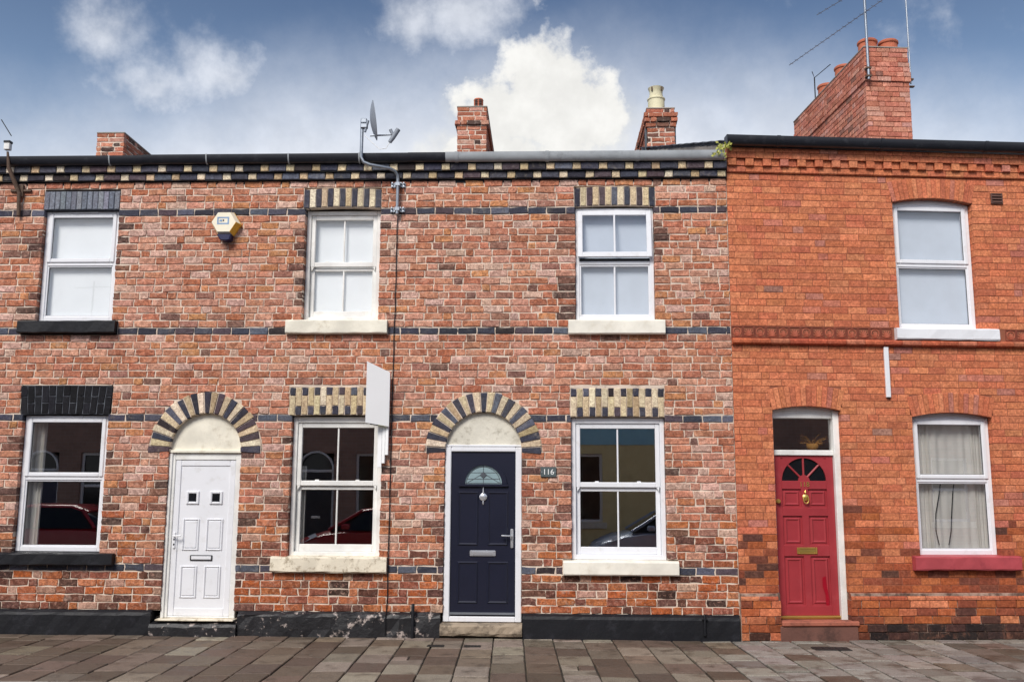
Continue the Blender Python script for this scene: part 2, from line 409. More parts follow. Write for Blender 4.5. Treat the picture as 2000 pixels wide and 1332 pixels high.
SOOT = [(30, 'bd7a62'), (25, 'ab6c56'), (20, 'c98e78'), (10, '7d5c50'), (5, '5a4843'), (14, 'cc9d8c')]

def brick_geo(mb, x0b, x1b, x0t, x1t, z0, z1, yf, yb, bev, rough):
    """one brick: an eight-sided worn arris round a slightly uneven face (38 triangles)"""
    j = lambda a: rng.uniform(-a, a)
    xm = (x0b + x1b) / 2; xt = (x0t + x1t) / 2; zm = (z0 + z1) / 2
    ring = [(x0b, z0), (xm, z0), (x1b, z0), ((x1b + x1t) / 2, zm), (x1t, z1), (xt, z1), (x0t, z1), ((x0b + x0t) / 2, zm)]
    cx = (xm + xt) / 2
    ring = [(x + j(rough), z + j(rough)) for x, z in ring]
    inner = []
    for x, z in ring:
        inner.append((x + (bev if x < cx - .01 else -bev if x > cx + .01 else 0), yf + j(min(.0022, rough * .35)), z + (bev if z < zm - .01 else -bev if z > zm + .01 else 0)))
    vs = inner + [(x, yf + bev * .9, z) for x, z in ring] + [(x, yb, z) for x, z in ring]
    fs = [tuple(range(8))]
    for k in (0, 1):
        for i in range(8): fs.append((k * 8 + i, k * 8 + (i + 1) % 8, (k + 1) * 8 + (i + 1) % 8, (k + 1) * 8 + i))
    mb.add(vs, fs)

class Wall:
    """brick courses between z0 and z1, cut round the features (openings, arches, sills)"""
    def __init__(s): s.feats = []
    def rect(s, x0, x1, z0, z1, jamb=False): s.feats.append(('r', x0, x1, z0, z1, jamb))
    def circ(s, cx, cz, r): s.feats.append(('c', cx, cz, r))
    def at(s, f, z):
        if f[0] == 'r': return (f[1], f[2]) if f[3] <= z <= f[4] else None
        d = z - f[2]
        return (f[1] - math.sqrt(f[3] ** 2 - d * d), f[1] + math.sqrt(f[3] ** 2 - d * d)) if 0 <= d < f[3] else None
    def free(s, xa, xb, z0, z1):
        h = z1 - z0; blocks = []
        for f in s.feats:
            m = s.at(f, (z0 + z1) / 2)
            if m is None: continue
            b = s.at(f, z0 + .08 * h) or m; t = s.at(f, z1 - .08 * h) or m
            if f[0] == 'r': b = t = m
            blocks.append((b, t, f[0] == 'r' and f[5]))
        blocks.sort(key=lambda q: (q[0][0] + q[1][0]))
        out = []; cur = (xa, xa, False)
        for b, t, jb in blocks:
            if min(b[0], t[0]) > min(cur[0], cur[1]) + .02: out.append((cur, (b[0], t[0], jb)))
            if max(b[1], t[1]) > max(cur[0], cur[1]): cur = (b[1], t[1], jb)
        if xb > max(cur[0], cur[1]) + .02: out.append((cur, (xb, xb, False)))
        return out

def split(brks, a, b, mn):
    """cut the interval a..b at the bond's joints, no sliver under mn"""
    pts = [a] + [q for q in brks if a + mn < q < b - mn] + [b]
    return list(zip(pts[:-1], pts[1:]))

def joints(xa, xb, pattern, phase, jit):
    x = xa - 1.2 + phase; out = []; i = 0
    while x < xb + .5:
        out.append(x + rng.uniform(-jit, jit)); x += pattern[i % len(pattern)]; i += 1
    return out

def lay(wall, xa, xb, zs, colour, joint, yface, yvar, bev, rough, pats, back, mort, bandset=()):
    """returns list of (xmid, zmid, area, MB); adds mortar backing boxes to mort(xmid)"""
    out = []
    for k in range(len(zs) - 1):
        z0, z1 = zs[k], zs[k + 1]
        if k in bandset: br = joints(xa, xb, [.236], rng.uniform(0, .2), .006)
        else:
            p, ph = pats[k % len(pats)]; br = joints(xa, xb, p, ph + rng.uniform(-.02, .02), .012)
        for (a, b) in wall.free(xa, xb, z0, z1):
            lo, hi = min(a[0], a[1]), max(b[0], b[1])
            mort(lo, hi, a, b, z0, z1)
            segs = split(br, lo, hi, .055)
            for i, (p, q) in enumerate(segs):
                jl = .0 if (i == 0 and a[2]) else joint / 2; jr = .0 if (i == len(segs) - 1 and b[2]) else joint / 2
                x0b = x0t = p + jl; x1b = x1t = q - jr
                if i == 0: x0b, x0t = a[0] + jl, a[1] + jl
                if i == len(segs) - 1: x1b, x1t = b[0] - jr, b[1] - jr
                if min(x1b, x1t) - max(x0b, x0t) < .02: continue
                mb = MB(); jam = (i == 0 and a[2]) or (i == len(segs) - 1 and b[2])
                mb.t = colour(k, (p + q) / 2, (z0 + z1) / 2, jam)
                ro, yo = rough, 0
                if rough > .005 and rng.random() < (.3 if z1 < 1.0 else .06): ro, yo = rough * 1.7, rng.uniform(.0, .003)   # spalled faces
                brick_geo(mb, x0b, x1b, x0t, x1t, z0 + joint / 2, z1 - joint / 2, yface + yo + rng.uniform(-yvar, yvar), back if jam else .04, bev, ro)
                out.append(((p + q) / 2, (z0 + z1) / 2, (q - p) * (z1 - z0), mb, k in bandset))
    return out

def finish_bricks(items, root, m, cap=300, view=None):
    """the bricks that show largest become parts, the rest one joined part"""
    def score(it):
        d2 = (it[0] - .385) ** 2 + (it[1] - 1.74) ** 2 + 133
        s = it[2] / d2
        return s if view is None or view[0] < it[0] < view[1] else s * .01
    items = sorted(items, key=score, reverse=True)
    for it in items[:cap]: it[3].build('brick', 'glazed' if it[4] else m, root)
    for band, nm in ((False, 'brickwork'), (True, 'band_brickwork')):
        rest = MB()
        for it in items[cap:]:
            if it[4] == band: rest.t = it[3].t; rest.add(it[3].v, it[3].f)
        if rest.v:
            o = rest.build(nm, 'glazed' if band else m, root); o['kind'] = 'stuff'

# ------------------------------------------------------------------ ground, pavement, road
def sheet(name, pts, z, m):
    mb = MB(); mb.add([(x, y, z) for x, y in pts], [(0, 1, 2, 3)]); return struct(mb.build(name, m))
sheet('ground', [(-600, -600), (600, -600), (600, 600), (-600, 600)], -.16, 'asphalt')
PA = R(2.1)
def pv(x, y):
    return (x * math.cos(PA) - (y + 2.6) * math.sin(PA), x * math.sin(PA) + (y + 2.6) * math.cos(PA) - 2.6)
def quad(x0, x1, y0, y1): return [pv(x0, y0), pv(x1, y0), pv(x1, y1), pv(x0, y1)]
sheet('road', quad(-40, 40, -10.2, -2.72), -.12, 'asphalt')
pave = sheet('pavement', quad(-12, 12, -2.6, 1.2), -.016, 'moss')
for x in [q * .92 - 9.6 for q in range(21)]:
    mb = MB(); a, b = x + .004, x + .916
    P = [pv(a, -2.735), pv(b, -2.735), pv(b, -2.605), pv(a, -2.605)]
    h = rng.uniform(-.004, .004)
    top = [pv(a + .006, -2.72), pv(b - .006, -2.72), pv(b - .006, -2.61), pv(a + .006, -2.61)]
    mb.add([(*p, -.15) for p in P] + [(*p, -.012 + h) for p in P] + [(*p, h) for p in top],
           [(0, 1, 5, 4), (1, 2, 6, 5), (2, 3, 7, 6), (3, 0, 4, 7), (4, 5, 9, 8), (5, 6, 10, 9), (6, 7, 11, 10), (7, 4, 8, 11), (8, 9, 10, 11)])
    mb.build('kerb_stone', 'kerb', pave)
BROWN = [(30, '63554a'), (25, '6c5d51'), (20, '5b4e42'), (12, '74675b'), (8, '7c6f60')]
PALE = [(30, '8a7f73'), (25, '7e7469'), (20, '958b7e'), (15, '6f6459')]
GREYS = [(34, '8c867e'), (28, '827c75'), (20, '969088'), (8, '6a635c'), (6, '5a534c')]
n_slab = 0
def slab(x0, x1, y0, y1, c):
    mb = MB(); mb.t = c; g = .0075 if x0 < 1.9 else .0115; e = .007
    zt = [rng.uniform(-.005, .005) for _ in range(4)]; h = rng.uniform(-.003, .003)
    cs = [(x0 + g, y0 + g), (x1 - g, y0 + g), (x1 - g, y1 - g), (x0 + g, y1 - g)]
    ct = [(x0 + g + e, y0 + g + e), (x1 - g - e, y0 + g + e), (x1 - g - e, y1 - g - e), (x0 + g + e, y1 - g - e)]
    jit = [(rng.uniform(-.004, .004), rng.uniform(-.004, .004)) for _ in range(4)]
    w = [pv(a + j[0], b + j[1]) for (a, b), j in zip(cs, jit)]; t = [pv(a + j[0], b + j[1]) for (a, b), j in zip(ct, jit)]
    mb.add([(*p, -.03) for p in w] + [(*p, z - .006 + h) for p, z in zip(w, zt)] + [(*p, z + h) for p, z in zip(t, zt)],
           [(0, 1, 5, 4), (1, 2, 6, 5), (2, 3, 7, 6), (3, 0, 4, 7), (4, 5, 9, 8), (5, 6, 10, 9), (6, 7, 11, 10), (7, 4, 8, 11), (8, 9, 10, 11)])
    mb.build('paving_slab', 'slab', pave)
covers = [(-.83, -.62), (-.42, -.62), (3.55, -.55)]
x = -8.4; ci = 0
while x < 6.6:
    w = .345
    ys = [-2.6]; off = rng.choice((0, .0, .12, .22)); rs = .5 if x < 1.9 else .40
    yy = -2.6 + rs - off * .9
    top = .02 if x < 2.3 else .02 + (x - 2.3) * .06
    while yy < top - .1: ys.append(yy); yy += rs
    ys.append(top + .12)
    for a, b in zip(ys[:-1], ys[1:]):
        if x > 2.0: c = pick(GREYS if rng.random() < .85 else BROWN)
        elif x > -2.0: c = pick(PALE if rng.random() < .55 else BROWN)
        else: c = pick(BROWN if rng.random() < .9 else PALE)
        if -1.9 < x < 4 and rng.random() < .06 and b - a > .4:
            slab(x, x + w, a, (a + b) / 2, c); slab(x, x + w * .5, (a + b) / 2, b, pick(PALE)); slab(x + w * .5, x + w, (a + b) / 2, b, pick(BROWN))
        else: slab(x, x + w, a, b, c)
    x += w; ci += 1
names = ['small iron stopcock cover in the pavement below the navy door, beside the vent pipe', 'small iron stopcock cover in the pavement before the navy door step', 'dark iron cover in the grey slabs before the red door']
for (cx, cy), lb in zip(covers, names):
    w, d = (.095, .05) if cx < 2 else (.2, .11)
    q = empty('pavement_cover', (cx, cy, .004)); tag(q, lb, 'cover')
    m = MB(); m.box((cx - w, cy - d, .001), (cx + w, cy + d, .009), .003); m.build('frame', 'iron', q)
    for i in range(5):
        m = MB(); xx = cx - w * .75 + i * w * .375; m.box((xx - w * .1, cy - d * .7, .009), (xx + w * .1, cy + d * .7, .0125)); m.build('rib', 'iron', q)
# ------------------------------------------------------------------ windows
def bars(mb, x0, x1, z0, z1, w, y0, y1, bev=.006, wb=None, wt=None):
    wb = w if wb is None else wb; wt = w if wt is None else wt
    mb.box((x0, y0, z0), (x0 + w, y1, z1), bev); mb.box((x1 - w, y0, z0), (x1, y1, z1), bev)
    mb.box((x0 + w, y0 + .0015, z1 - wt), (x1 - w, y1, z1), bev); mb.box((x0 + w, y0 + .0015, z0), (x1 - w, y1, z0 + wb), bev)
def pane(x0, x1, z0, z1, y, par, m='glass', t=.006):
    mb = MB(); mb.add([(x0, y, z0), (x1, y, z0), (x1, y, z1), (x0, y, z1)], [(0, 1, 2, 3)]); return mb.build('pane', m, par)
def sill(par, x0, x1, z0, z1, m, proj=.06, rough=.004):
    mb = MB(); n = max(4, int((x1 - x0) / .12)); ring = []
    for i in range(n + 1):
        xx = x0 + (x1 - x0) * i / n; j = lambda: rng.uniform(-rough, rough)
        ring.append([(xx, .1, z0), (xx, -proj + .012, z0 + j()), (xx, -proj + j(), z0 + .014 + j()), (xx, -proj + j(), z1 - .022 + j()), (xx, -proj + .014, z1 - .008 + j()), (xx, .1, z1 + .006)])
    vs = [p for r in ring for p in r]; fs = []
    for i in range(n):
        for k in range(6): fs.append((i * 6 + k, i * 6 + (k + 1) % 6, (i + 1) * 6 + (k + 1) % 6, (i + 1) * 6 + k))
    fs += [tuple(range(6)), tuple(range(n * 6, n * 6 + 6))]
    mb.add(vs, fs); return mb.build('sill', m, par)
def sash_window(root, x0, x1, z0, z1, split_z, d=.09, m='upvc', gm='glass', head=.055, foot=.05, label=None, tilt=0):
    f = MB(); bars(f, x0, x1, z0, z1, .055, d, d + .1, wb=foot, wt=head); w = f.build('window', m, root)
    if label: w['label'] = label
    a0, a1 = x0 + .055, x1 - .055
    xm = (a0 + a1) / 2
    t0, t1 = split_z - .03, z1 - head                # upper sash, in front
    f = MB(); bars(f, a0 + .002, a1 - .002, t0, t1, .052, d + .018, d + .062, wb=.062, wt=.06); s1 = f.build('sash', m, w)
    pane(a0 + .05, a1 - .05, t0 + .06, t1 - .058, d + .045, s1 if False else w, gm)
    f = MB(); f.box((xm - .010, d + .032, t0 + .058), (xm + .010, d + .052, t1 - .056), .004); f.build('glazing_bar', m, w)
    b0, b1 = z0 + foot, split_z - .034               # lower sash, behind
    f = MB(); bars(f, a0 + .002, a1 - .002, b0, b1, .052, d + .052, d + .09, wb=.085, wt=.045); f.build('sash', m, w)
    pane(a0 + .05, a1 - .05, b0 + .083, b1 - .043, d + .072, w, gm)
    f = MB(); f.box((xm - .010, d + .06, b0 + .08), (xm + .010, d + .08, b1 - .04), .004); f.build('glazing_bar', m, w)
    for q, sg in ((a0 + .03, 1), (a1 - .03, -1)):   # sash horns under the meeting rail
        f = MB(); f.prism([(q - .02, t0 + .002), (q + .02, t0 + .002), (q + .012 * -sg + .0, t0 - .05), (q - .014 * sg, t0 - .05)], d + .02, d + .05, .004); f.build('sash_horn', m, w)
    for q in (xm - (a1 - a0) * .25, xm + (a1 - a0) * .25):
        f = MB(); f.box((q - .025, d + .03, t0 + .058), (q + .025, d + .055, t0 + .075), .005); f.build('sash_catch', m, w)
    return w
def casement(root, x0, x1, z0, z1, split_z, d=.09, m='upvc', gm='glass', crown=0, vent=True, label=None):
    f = MB(); bars(f, x0, x1, z0, z1, .06, d, d + .08)
    if crown:
        cx = (x0 + x1) / 2; n = 10
        lo = [(x0 + (x1 - x0) * i / n, z1 - .004) for i in range(n + 1)]
        hi = [(x, z1 + crown * (1 - ((x - cx) / ((x1 - x0) / 2)) ** 2) + .004) for x, _ in lo]
        f.strip(lo, hi, d + .012, d + .08)
    f.box((x0 + .06, d + .002, split_z - .03), (x1 - .06, d + .078, split_z + .03), .005)
    w = f.build('window', m, root)
    if label: w['label'] = label
    f = MB(); bars(f, x0 + .045, x1 - .045, split_z + .012, z1 - .035, .052, d - .014, d + .045, .008); f.build('sash', m, w)
    pane(x0 + .09, x1 - .09, split_z + .058, z1 - .08, d + .02, w, gm)
    f = MB(); bars(f, x0 + .058, x1 - .058, z0 + .058, split_z - .028, .02, d + .012, d + .045, .004); f.build('glazing_bead', m, w)
    pane(x0 + .07, x1 - .07, z0 + .07, split_z - .04, d + .03, w, gm)
    for (q0, q1, h0, h1, yy) in ((x0 + .094, x1 - .094, split_z + .062, z1 - .084, d + .008), (x0 + .075, x1 - .075, z0 + .075, split_z - .045, d + .022)):
        f = MB(); bars(f, q0, q1, h0, h1, .007, yy, yy + .008, 0); f.build('gasket_or_gap_shade', 'blackplastic', w)
    if vent:
        cx = (x0 + x1) / 2; f = MB(); f.box((cx - .19, d - .014, z1 - .030), (cx + .19, d + .002, z1 - .008), .005); f.build('trickle_vent', m, w)
    return w
def flat_arch(root, x0, x1, z0, z1, cells, m='glazed', camber=.0, proud=-.008, mort='mortar', label=None, flare=.0, fill=0):
    """cells: function(i, n) -> list of (height share, palette) from the bottom up"""
    n = len(cells); cx = (x0 + x1) / 2; hw = (x1 - x0) / 2
    cam_ = lambda x: camber * (1 - min(1, ((x - cx) / hw) ** 2))
    b = MB(); k = 8
    lo = [(x0 + (x1 - x0) * i / k, z0 + cam_(x0 + (x1 - x0) * i / k)) for i in range(k + 1)]
    hi = [(x, z1 + cam_(x)) for x, _ in lo]
    b.strip(lo, hi, .004, .12)
    A = b.build('window_arch', mort, root)
    if fill > z1 + camber + .003:
        b = MB(); b.box((x0 - .004, .0055, z1 + camber - .002), (x1 + .004, .11, fill)); b.build('mortar_bed', 'mortar', A)
    if label: A['label'] = label
    for i, stack in enumerate(cells):
        a, c = x0 + (x1 - x0) * i / n, x0 + (x1 - x0) * (i + 1) / n; zz = 0
        f0 = (a - cx) / hw * flare; f1 = (c - cx) / hw * flare
        for sh, pal in stack:
            q = MB(); q.t = pick(pal); g = .004
            zb, zt = z0 + (z1 - z0) * zz + cam_((a + c) / 2), z0 + (z1 - z0) * (zz + sh) + cam_((a + c) / 2)
            xa = lambda t, f, x: x + f * t
            brick_geo(q, a + g + f0 * zz, c - g + f1 * zz, a + g + f0 * (zz + sh), c - g + f1 * (zz + sh), zb + g, zt - g, proud + rng.uniform(-.002, .002), .1 if zz == 0 else .05, .005, .0035)
            q.build('arch_brick', m, A); zz += sh
    return A
def ring_arch(root, cx, cz, r0, r1, n, pals, a0=-4, a1=184, label=None):
    b = MB(); b.strip(arc(cx, cz, r0, a0, a1, 30), arc(cx, cz, r1, a0, a1, 30), .002, .13); A = b.build('door_arch', 'mortar', root)
    if label: A['label'] = label
    for i in range(n):
        q = MB(); q.t = pick(pals[i % len(pals)])
        t0, t1 = a0 + (a1 - a0) * i / n, a0 + (a1 - a0) * (i + 1) / n
        e = .45; rr = (r0 - .0, r1 + rng.uniform(-.012, .012))
        pts = [(cx + r * math.cos(R(t)), cz + r * math.sin(R(t))) for r, t in ((rr[0], t0 + e * 1.6), (rr[1], t0 + e), (rr[1], t1 - e), (rr[0], t1 - e * 1.6))]
        pts = [(x + rng.uniform(-.003, .003), z + rng.uniform(-.003, .003)) for x, z in pts]
        q.prism(pts, -.010 + rng.uniform(-.003, .003), .12, .006); q.build('arch_brick', 'glazed', A)
    return A
def segment_arch(root, x0, x1, zs, crown, th, n, m='redbrick', label=None, flare=.06):
    """segmental arch of upright red bricks over x0..x1 springing at zs"""
    cx = (x0 + x1) / 2; hw = (x1 - x0) / 2; rad = (hw * hw + crown * crown) / (2 * crown); cz = zs + crown - rad
    half = math.degrees(math.asin(hw / rad)); a0, a1 = 90 + half, 90 - half
    b = MB(); b.strip(arc(cx, cz, rad, a0, a1, 16), arc(cx, cz, rad + th, a0, a1, 16), .003, .13); A = b.build('window_arch', 'redmortar', root)
    if label: A['label'] = label
    for i in range(n):
        q = MB(); q.t = pick(RED); t0, t1 = a0 + (a1 - a0) * i / n, a0 + (a1 - a0) * (i + 1) / n; e = -.0025 / rad * 57.3
        q.prism([(cx + r * math.cos(R(t)), cz + r * math.sin(R(t))) for r, t in ((rad, t0 + e), (rad + th, t0 + e), (rad + th, t1 - e), (rad, t1 - e))], -.004 + rng.uniform(-.0015, .0015), .12, .0035)
        q.build('arch_brick', m, A)
    return A
N_ = [(1., NAVY)]; C_ = [(1., CREAM)]
alt13 = [N_ if i % 2 == 0 else C_ for i in range(13)]
chk15 = [[(.70, CREAM), (.30, NAVY)] if i % 2 == 0 else [(.32, NAVY), (.68, CREAM)] for i in range(15)]

# ------------------------------------------------------------------ the three old terraced houses
C0 = .0901; Z0 = .281
zs_old = [Z0 + C0 * k for k in range(60)]                 # 59 courses up to the cornice
BANDS = (5, 25, 37, 54)
XL = -8.13; P12, P23 = -4.72, -1.33
W = Wall()
OP = dict(WUL=(-6.02, -5.045, 3.79, 5.232), WUM=(-2.645, -1.685, 3.79, 5.232), WUR=(.77, 1.752, 3.79, 5.232),
          WLL=(-6.078, -5.0, .93, 2.61), WLM=(-2.712, -1.597, .915, 2.605), WLR=(.705, 1.838, .90, 2.595))
for k in OP: W.rect(*OP[k], True)
for a in ((-6.03, -5.045, 5.232, 5.477), (-2.67, -1.68, 5.232, 5.492), (.757, 1.773, 5.232, 5.492),
          (-6.12, -4.97, 2.61, 2.985), (-2.755, -1.615, 2.605, 2.985), (.698, 1.836, 2.595, 2.985)): W.rect(*a)
SILL = dict(WUL=(-6.205, -4.965, 3.625, 3.79), WUM=(-2.825, -1.56, 3.617, 3.797), WUR=(.678, 1.86, 3.607, 3.792),
            WLL=(-6.34, -4.80, .80, .95), WLM=(-2.888, -1.495, .74, .926), WLR=(.604, 1.963, .73, .90))
for k in SILL: W.rect(*SILL[k])
DOORS = [(-7.18, .446), (-3.77, .446), (-.357, .468)]
ARC_Z = 2.195
for cx, r in DOORS:
    W.rect(cx - r, cx + r, -.1, ARC_Z, True); W.circ(cx, ARC_Z - .045, .705 if r < .46 else .71)

roots = []
LBL = ['old brick terraced house with black painted sills and a grey painted upper window arch',
       'old brick terraced house with white panelled door and hexagonal alarm box',
       'old brick terraced house with navy front door and grey gutter, next to the orange-red house']
for (xa, xb), lb in zip(((XL, P12), (P12, P23), (P23, JX)), LBL):
    r_ = empty('terraced_house', ((xa + xb) / 2, 0, 0)); tag(r_, lb, 'house', 'houses of the brick terrace'); roots.append(r_)
def house_of(x): return 0 if x < P12 else 1 if x < P23 else 2
walls = [MB(), MB(), MB()]
def mort(lo, hi, a, b, z0, z1):
    cuts = [lo] + [q for q in (P12, P23) if lo + .01 < q < hi - .01] + [hi]
    for i in range(len(cuts) - 1):
        p, q = cuts[i], cuts[i + 1]
        ab, at_ = (a[0], a[1]) if i == 0 else (p, p); bb, bt = (b[0], b[1]) if i == len(cuts) - 2 else (q, q)
        e = .004
        walls[house_of((p + q) / 2)].prism([(ab + (e if a[2] and i == 0 else 0), z0), (bb - (e if b[2] else 0), z0), (bt - (e if b[2] else 0), z1), (at_ + (e if a[2] and i == 0 else 0), z1)], .0098, .13)
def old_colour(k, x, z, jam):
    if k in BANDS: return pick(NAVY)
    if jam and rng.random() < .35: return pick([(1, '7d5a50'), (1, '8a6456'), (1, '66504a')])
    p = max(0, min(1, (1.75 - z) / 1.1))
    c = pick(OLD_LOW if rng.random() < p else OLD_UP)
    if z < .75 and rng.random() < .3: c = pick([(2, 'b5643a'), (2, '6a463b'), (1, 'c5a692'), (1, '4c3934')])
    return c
S, H = .236, .118
pats = [([S, H, S, S, H], 0), ([S, S, H], .177), ([S, H, S], .06), ([S, S, S, H], .295), ([H, S, S, H, S], .12), ([S, S, H, S], .21)]
items = lay(W, XL, JX, zs_old, old_colour, .0125, 0, .004, .006, .0056, pats, .12, mort, BANDS)
for h in range(3):
    walls[h].build('wall', 'mortar', roots[h])
    finish_bricks([it for it in items if house_of(it[0]) == h], roots[h], 'brick', 300, (-6.7, 9))

# cornice: two oversailing courses of navy stretchers and cream headers
for row, (z0, z1, yo) in enumerate(((5.602, 5.693, -.045), (5.697, 5.79, -.085))):
    x = XL - .1 + (0 if row == 0 else .165); k = 0
    while x < JX - .02:
        L_ = .222 if k % 2 == 0 else .108
        a, b = max(x, XL), min(x + L_, JX - .003)
        if b - a > .02:
            q = MB(); q.t = pick(NAVY if k % 2 == 0 else CREAM); h = roots[house_of((a + b) / 2)]
            brick_geo(q, a + .004, b - .004, a + .004, b - .004, z0 + .004, z1 - .004, yo + rng.uniform(-.004, .004), .05, .007, .004); q.build('cornice_brick', 'glazed', h)
        x += L_; k += 1
for h, (xa, xb) in enumerate(((XL, P12), (P12, P23), (P23, JX))):
    m = MB(); m.box((xa + .001, -.032, 5.599), (xb - .001, .13, 5.694)); m.box((xa + .001, -.070, 5.694), (xb - .001, .13, 5.80)); m.box((xa + .001, .005, 5.56), (xb - .001, .13, 5.599)); m.build('cornice_bed', 'blackpaint', roots[h])
rr_ = None
def gutter(par, xa, xb, z, m, r=.062, y=-.105, frame=None, jo=(), drop=0):
    q = MB(); n = 12; rings = []
    for xx, zz in ((xa, z), (xb, z - drop)):
        rings.append([(xx, y + r * math.cos(t), zz - r * 1.8 * math.sin(t)) for t in [math.pi * i / n for i in range(n + 1)]] + [(xx, y + (r - .006) * math.cos(t), zz - (r - .006) * 1.8 * math.sin(t)) for t in [math.pi * i / n for i in range(n, -1, -1)]])
    k = len(rings[0]); fs = [(i, (i + 1) % k, k + (i + 1) % k, k + i) for i in range(k)] + [tuple(range(k)), tuple(range(k, 2 * k))]
    q.add(rings[0] + rings[1], fs); g = q.build('gutter', m, par, True)
    for xx in jo:
        q = MB(); rr = r + .006; zz = z - drop * (xx - xa) / (xb - xa)
        ring = lambda X: [(X, y + rr * math.cos(t), zz + .003 - rr * 1.8 * math.sin(t)) for t in [math.pi * i / n for i in range(n + 1)]] + [(X, y + (r - .001) * math.cos(t), zz + .003 - (r - .001) * 1.8 * math.sin(t)) for t in [math.pi * i / n for i in range(n, -1, -1)]]
        hw_ = .008 if m == 'gutter_black' and par is not rr_ else .022
        a, b = ring(xx - hw_), ring(xx + hw_); k = len(a)
        q.add(a + b, [(i, (i + 1) % k, k + (i + 1) % k, k + i) for i in range(k)] + [tuple(range(k)), tuple(range(k, 2 * k))]); q.build('gutter_joint', 'gutter_grey' if hw_ < .01 else m, g, True)
    return g
gutter(roots[0], XL, P12, 5.895, 'gutter_black', jo=(-6.6, -5.15))
gutter(roots[1], P12, P23, 5.902, 'gutter_black', jo=(-3.9, -2.85, -1.95))
gutter(roots[2], P23, -.86, 5.905, 'gutter_black', jo=())
gutter(roots[2], -.86, JX - .04, 5.908, 'gutter_grey', jo=(-.72, .42, 1.55))
for h, (xa, xb) in enumerate(((XL, P12), (P12, P23), (P23, JX))):
    # roof: slates on a low pitch, eaves to ridge and down behind; rooms behind the windows
    t = math.tan(R(18.6)); r0 = -.06; z_e = 5.83; yr = 5.0
    m = MB()
    for (ya, za, yb, zb) in ((r0, z_e, yr, z_e + (yr - r0) * t), (yr, z_e + (yr - r0) * t, 10.0, z_e)):
        m.add([(xa, ya, za), (xb, ya, za), (xb, yb, zb), (xa, yb, zb), (xa, ya, za - .06), (xb, ya, za - .06), (xb, yb, zb - .06), (xa, yb, zb - .06)], [(0, 1, 2, 3), (4, 5, 6, 7), (0, 1, 5, 4), (1, 2, 6, 5), (2, 3, 7, 6), (3, 0, 4, 7)])
    m.build('roof', 'slate', roots[h])
    m = MB(); xa += .02; xb -= .02
    m.box((xa, 4.0, 0), (xb, 4.1, 5.75)); m.box((xa, .135, 0), (xa + .05, 4, 5.75)); m.box((xb - .05, .135, 0), (xb, 4, 5.75))
    m.box((xa + .05, .135, 3.05), (xb - .05, 4, 3.2)); m.box((xa + .05, .135, .0), (xb - .05, 4, .2)); m.box((xa + .05, .135, 5.6), (xb - .05, 4, 5.7))
    m.build('room', 'plaster', roots[h])
    m = MB(); m.box((xa, 9.6, 0), (xb, 9.8, 5.7)); m.build('rear_wall', 'mortar', roots[h])

# windows of the old terrace
GREYP = [(1, '7f8796'), (1, '868e9c'), (1, '777f8e')]; BLKP = [(1, '1d1e24'), (1, '23242b'), (1, '191a1f')]
flat_arch(roots[0], -6.03, -5.045, 5.234, 5.477, [[(1., GREYP)] for _ in range(14)], 'greypaint', .0, -.006, 'greyjoint', 'flat arch of upright bricks painted grey')
flat_arch(roots[1], -2.67, -1.68, 5.234, 5.478, alt13, camber=.02, label='flat arch of alternating navy and cream bricks')
flat_arch(roots[2], .757, 1.773, 5.234, 5.478, alt13, camber=.02, label='flat arch of alternating navy and cream bricks')
BLK = [[(.62, BLKP), (.38, BLKP)] if i % 2 == 0 else [(.38, BLKP), (.62, BLKP)] for i in range(13)]
flat_arch(roots[0], -6.105, -4.985, 2.615, 2.968, BLK, 'blackbrick', .012, -.004, 'blackjoint', 'flat arch of bricks painted black', .03, 2.986)
flat_arch(roots[1], -2.75, -1.612, 2.61, 2.952, chk15, camber=.01, fill=2.986, label='chequered flat arch of cream bricks and navy headers')
flat_arch(roots[2], .70, 1.836, 2.597, 2.945, chk15, camber=.006, fill=2.986, label='chequered flat arch of cream bricks and navy headers')
w1 = casement(roots[0], -6.018, -5.05, 3.795, 5.229, 4.545, .07, gm='glass_up')
w2 = sash_window(roots[1], -2.643, -1.688, 3.80, 5.225, 4.53, .10, 'oldwhite', 'glass_up')
w4 = casement(roots[0], -6.075, -5.003, .955, 2.608, 1.845, .07)
w5 = sash_window(roots[1], -2.708, -1.60, .925, 2.60, 1.79, .08, 'oldwhite', head=.075)
w6 = sash_window(roots[2], .708, 1.835, .905, 2.592, 1.785, .06, 'upvc', head=.07, foot=.06)
# upper window of the navy door house: top-hung light pushed a little open
f = MB(); bars(f, .773, 1.749, 3.80, 5.228, .05, .05, .13); f.box((.823, .052, 4.50), (1.699, .128, 4.545), .005); w3 = f.build('window', 'upvc', roots[2])
f = MB(); T0, T1 = 4.585, 5.19; tl = .05
def tiltbar(mb, x0, x1, z0, z1, bev=.006):
    v0 = len(mb.v); mb.box((x0, .03, z0), (x1, .075, z1), bev)
    for i in range(v0, len(mb.v)):
        x, y, z = mb.v[i]; mb.v[i] = (x, y - (T1 - z) * tl / (T1 - T0) * 1.0, z)
tiltbar(f, .80, .862, T0, T1); tiltbar(f, 1.66, 1.722, T0, T1); tiltbar(f, .862, 1.66, T0, T0 + .065); tiltbar(f, .862, 1.66, T1 - .06, T1); f.build('sash', 'upvc', w3)
f = MB(); tiltbar(f, 1.250, 1.272, T0 + .06, T1 - .055, .004); f.build('glazing_bar', 'upvc', w3)
g = MB(); yb = .05 - (T1 - T0 - .06) * tl / (T1 - T0); yt = .05 - .055 * tl / (T1 - T0)
g.add([(.855, yb, T0 + .06), (1.668, yb, T0 + .06), (1.668, yt, T1 - .055), (.855, yt, T1 - .055)], [(0, 1, 2, 3)]); g.build('pane', 'glass_up', w3)
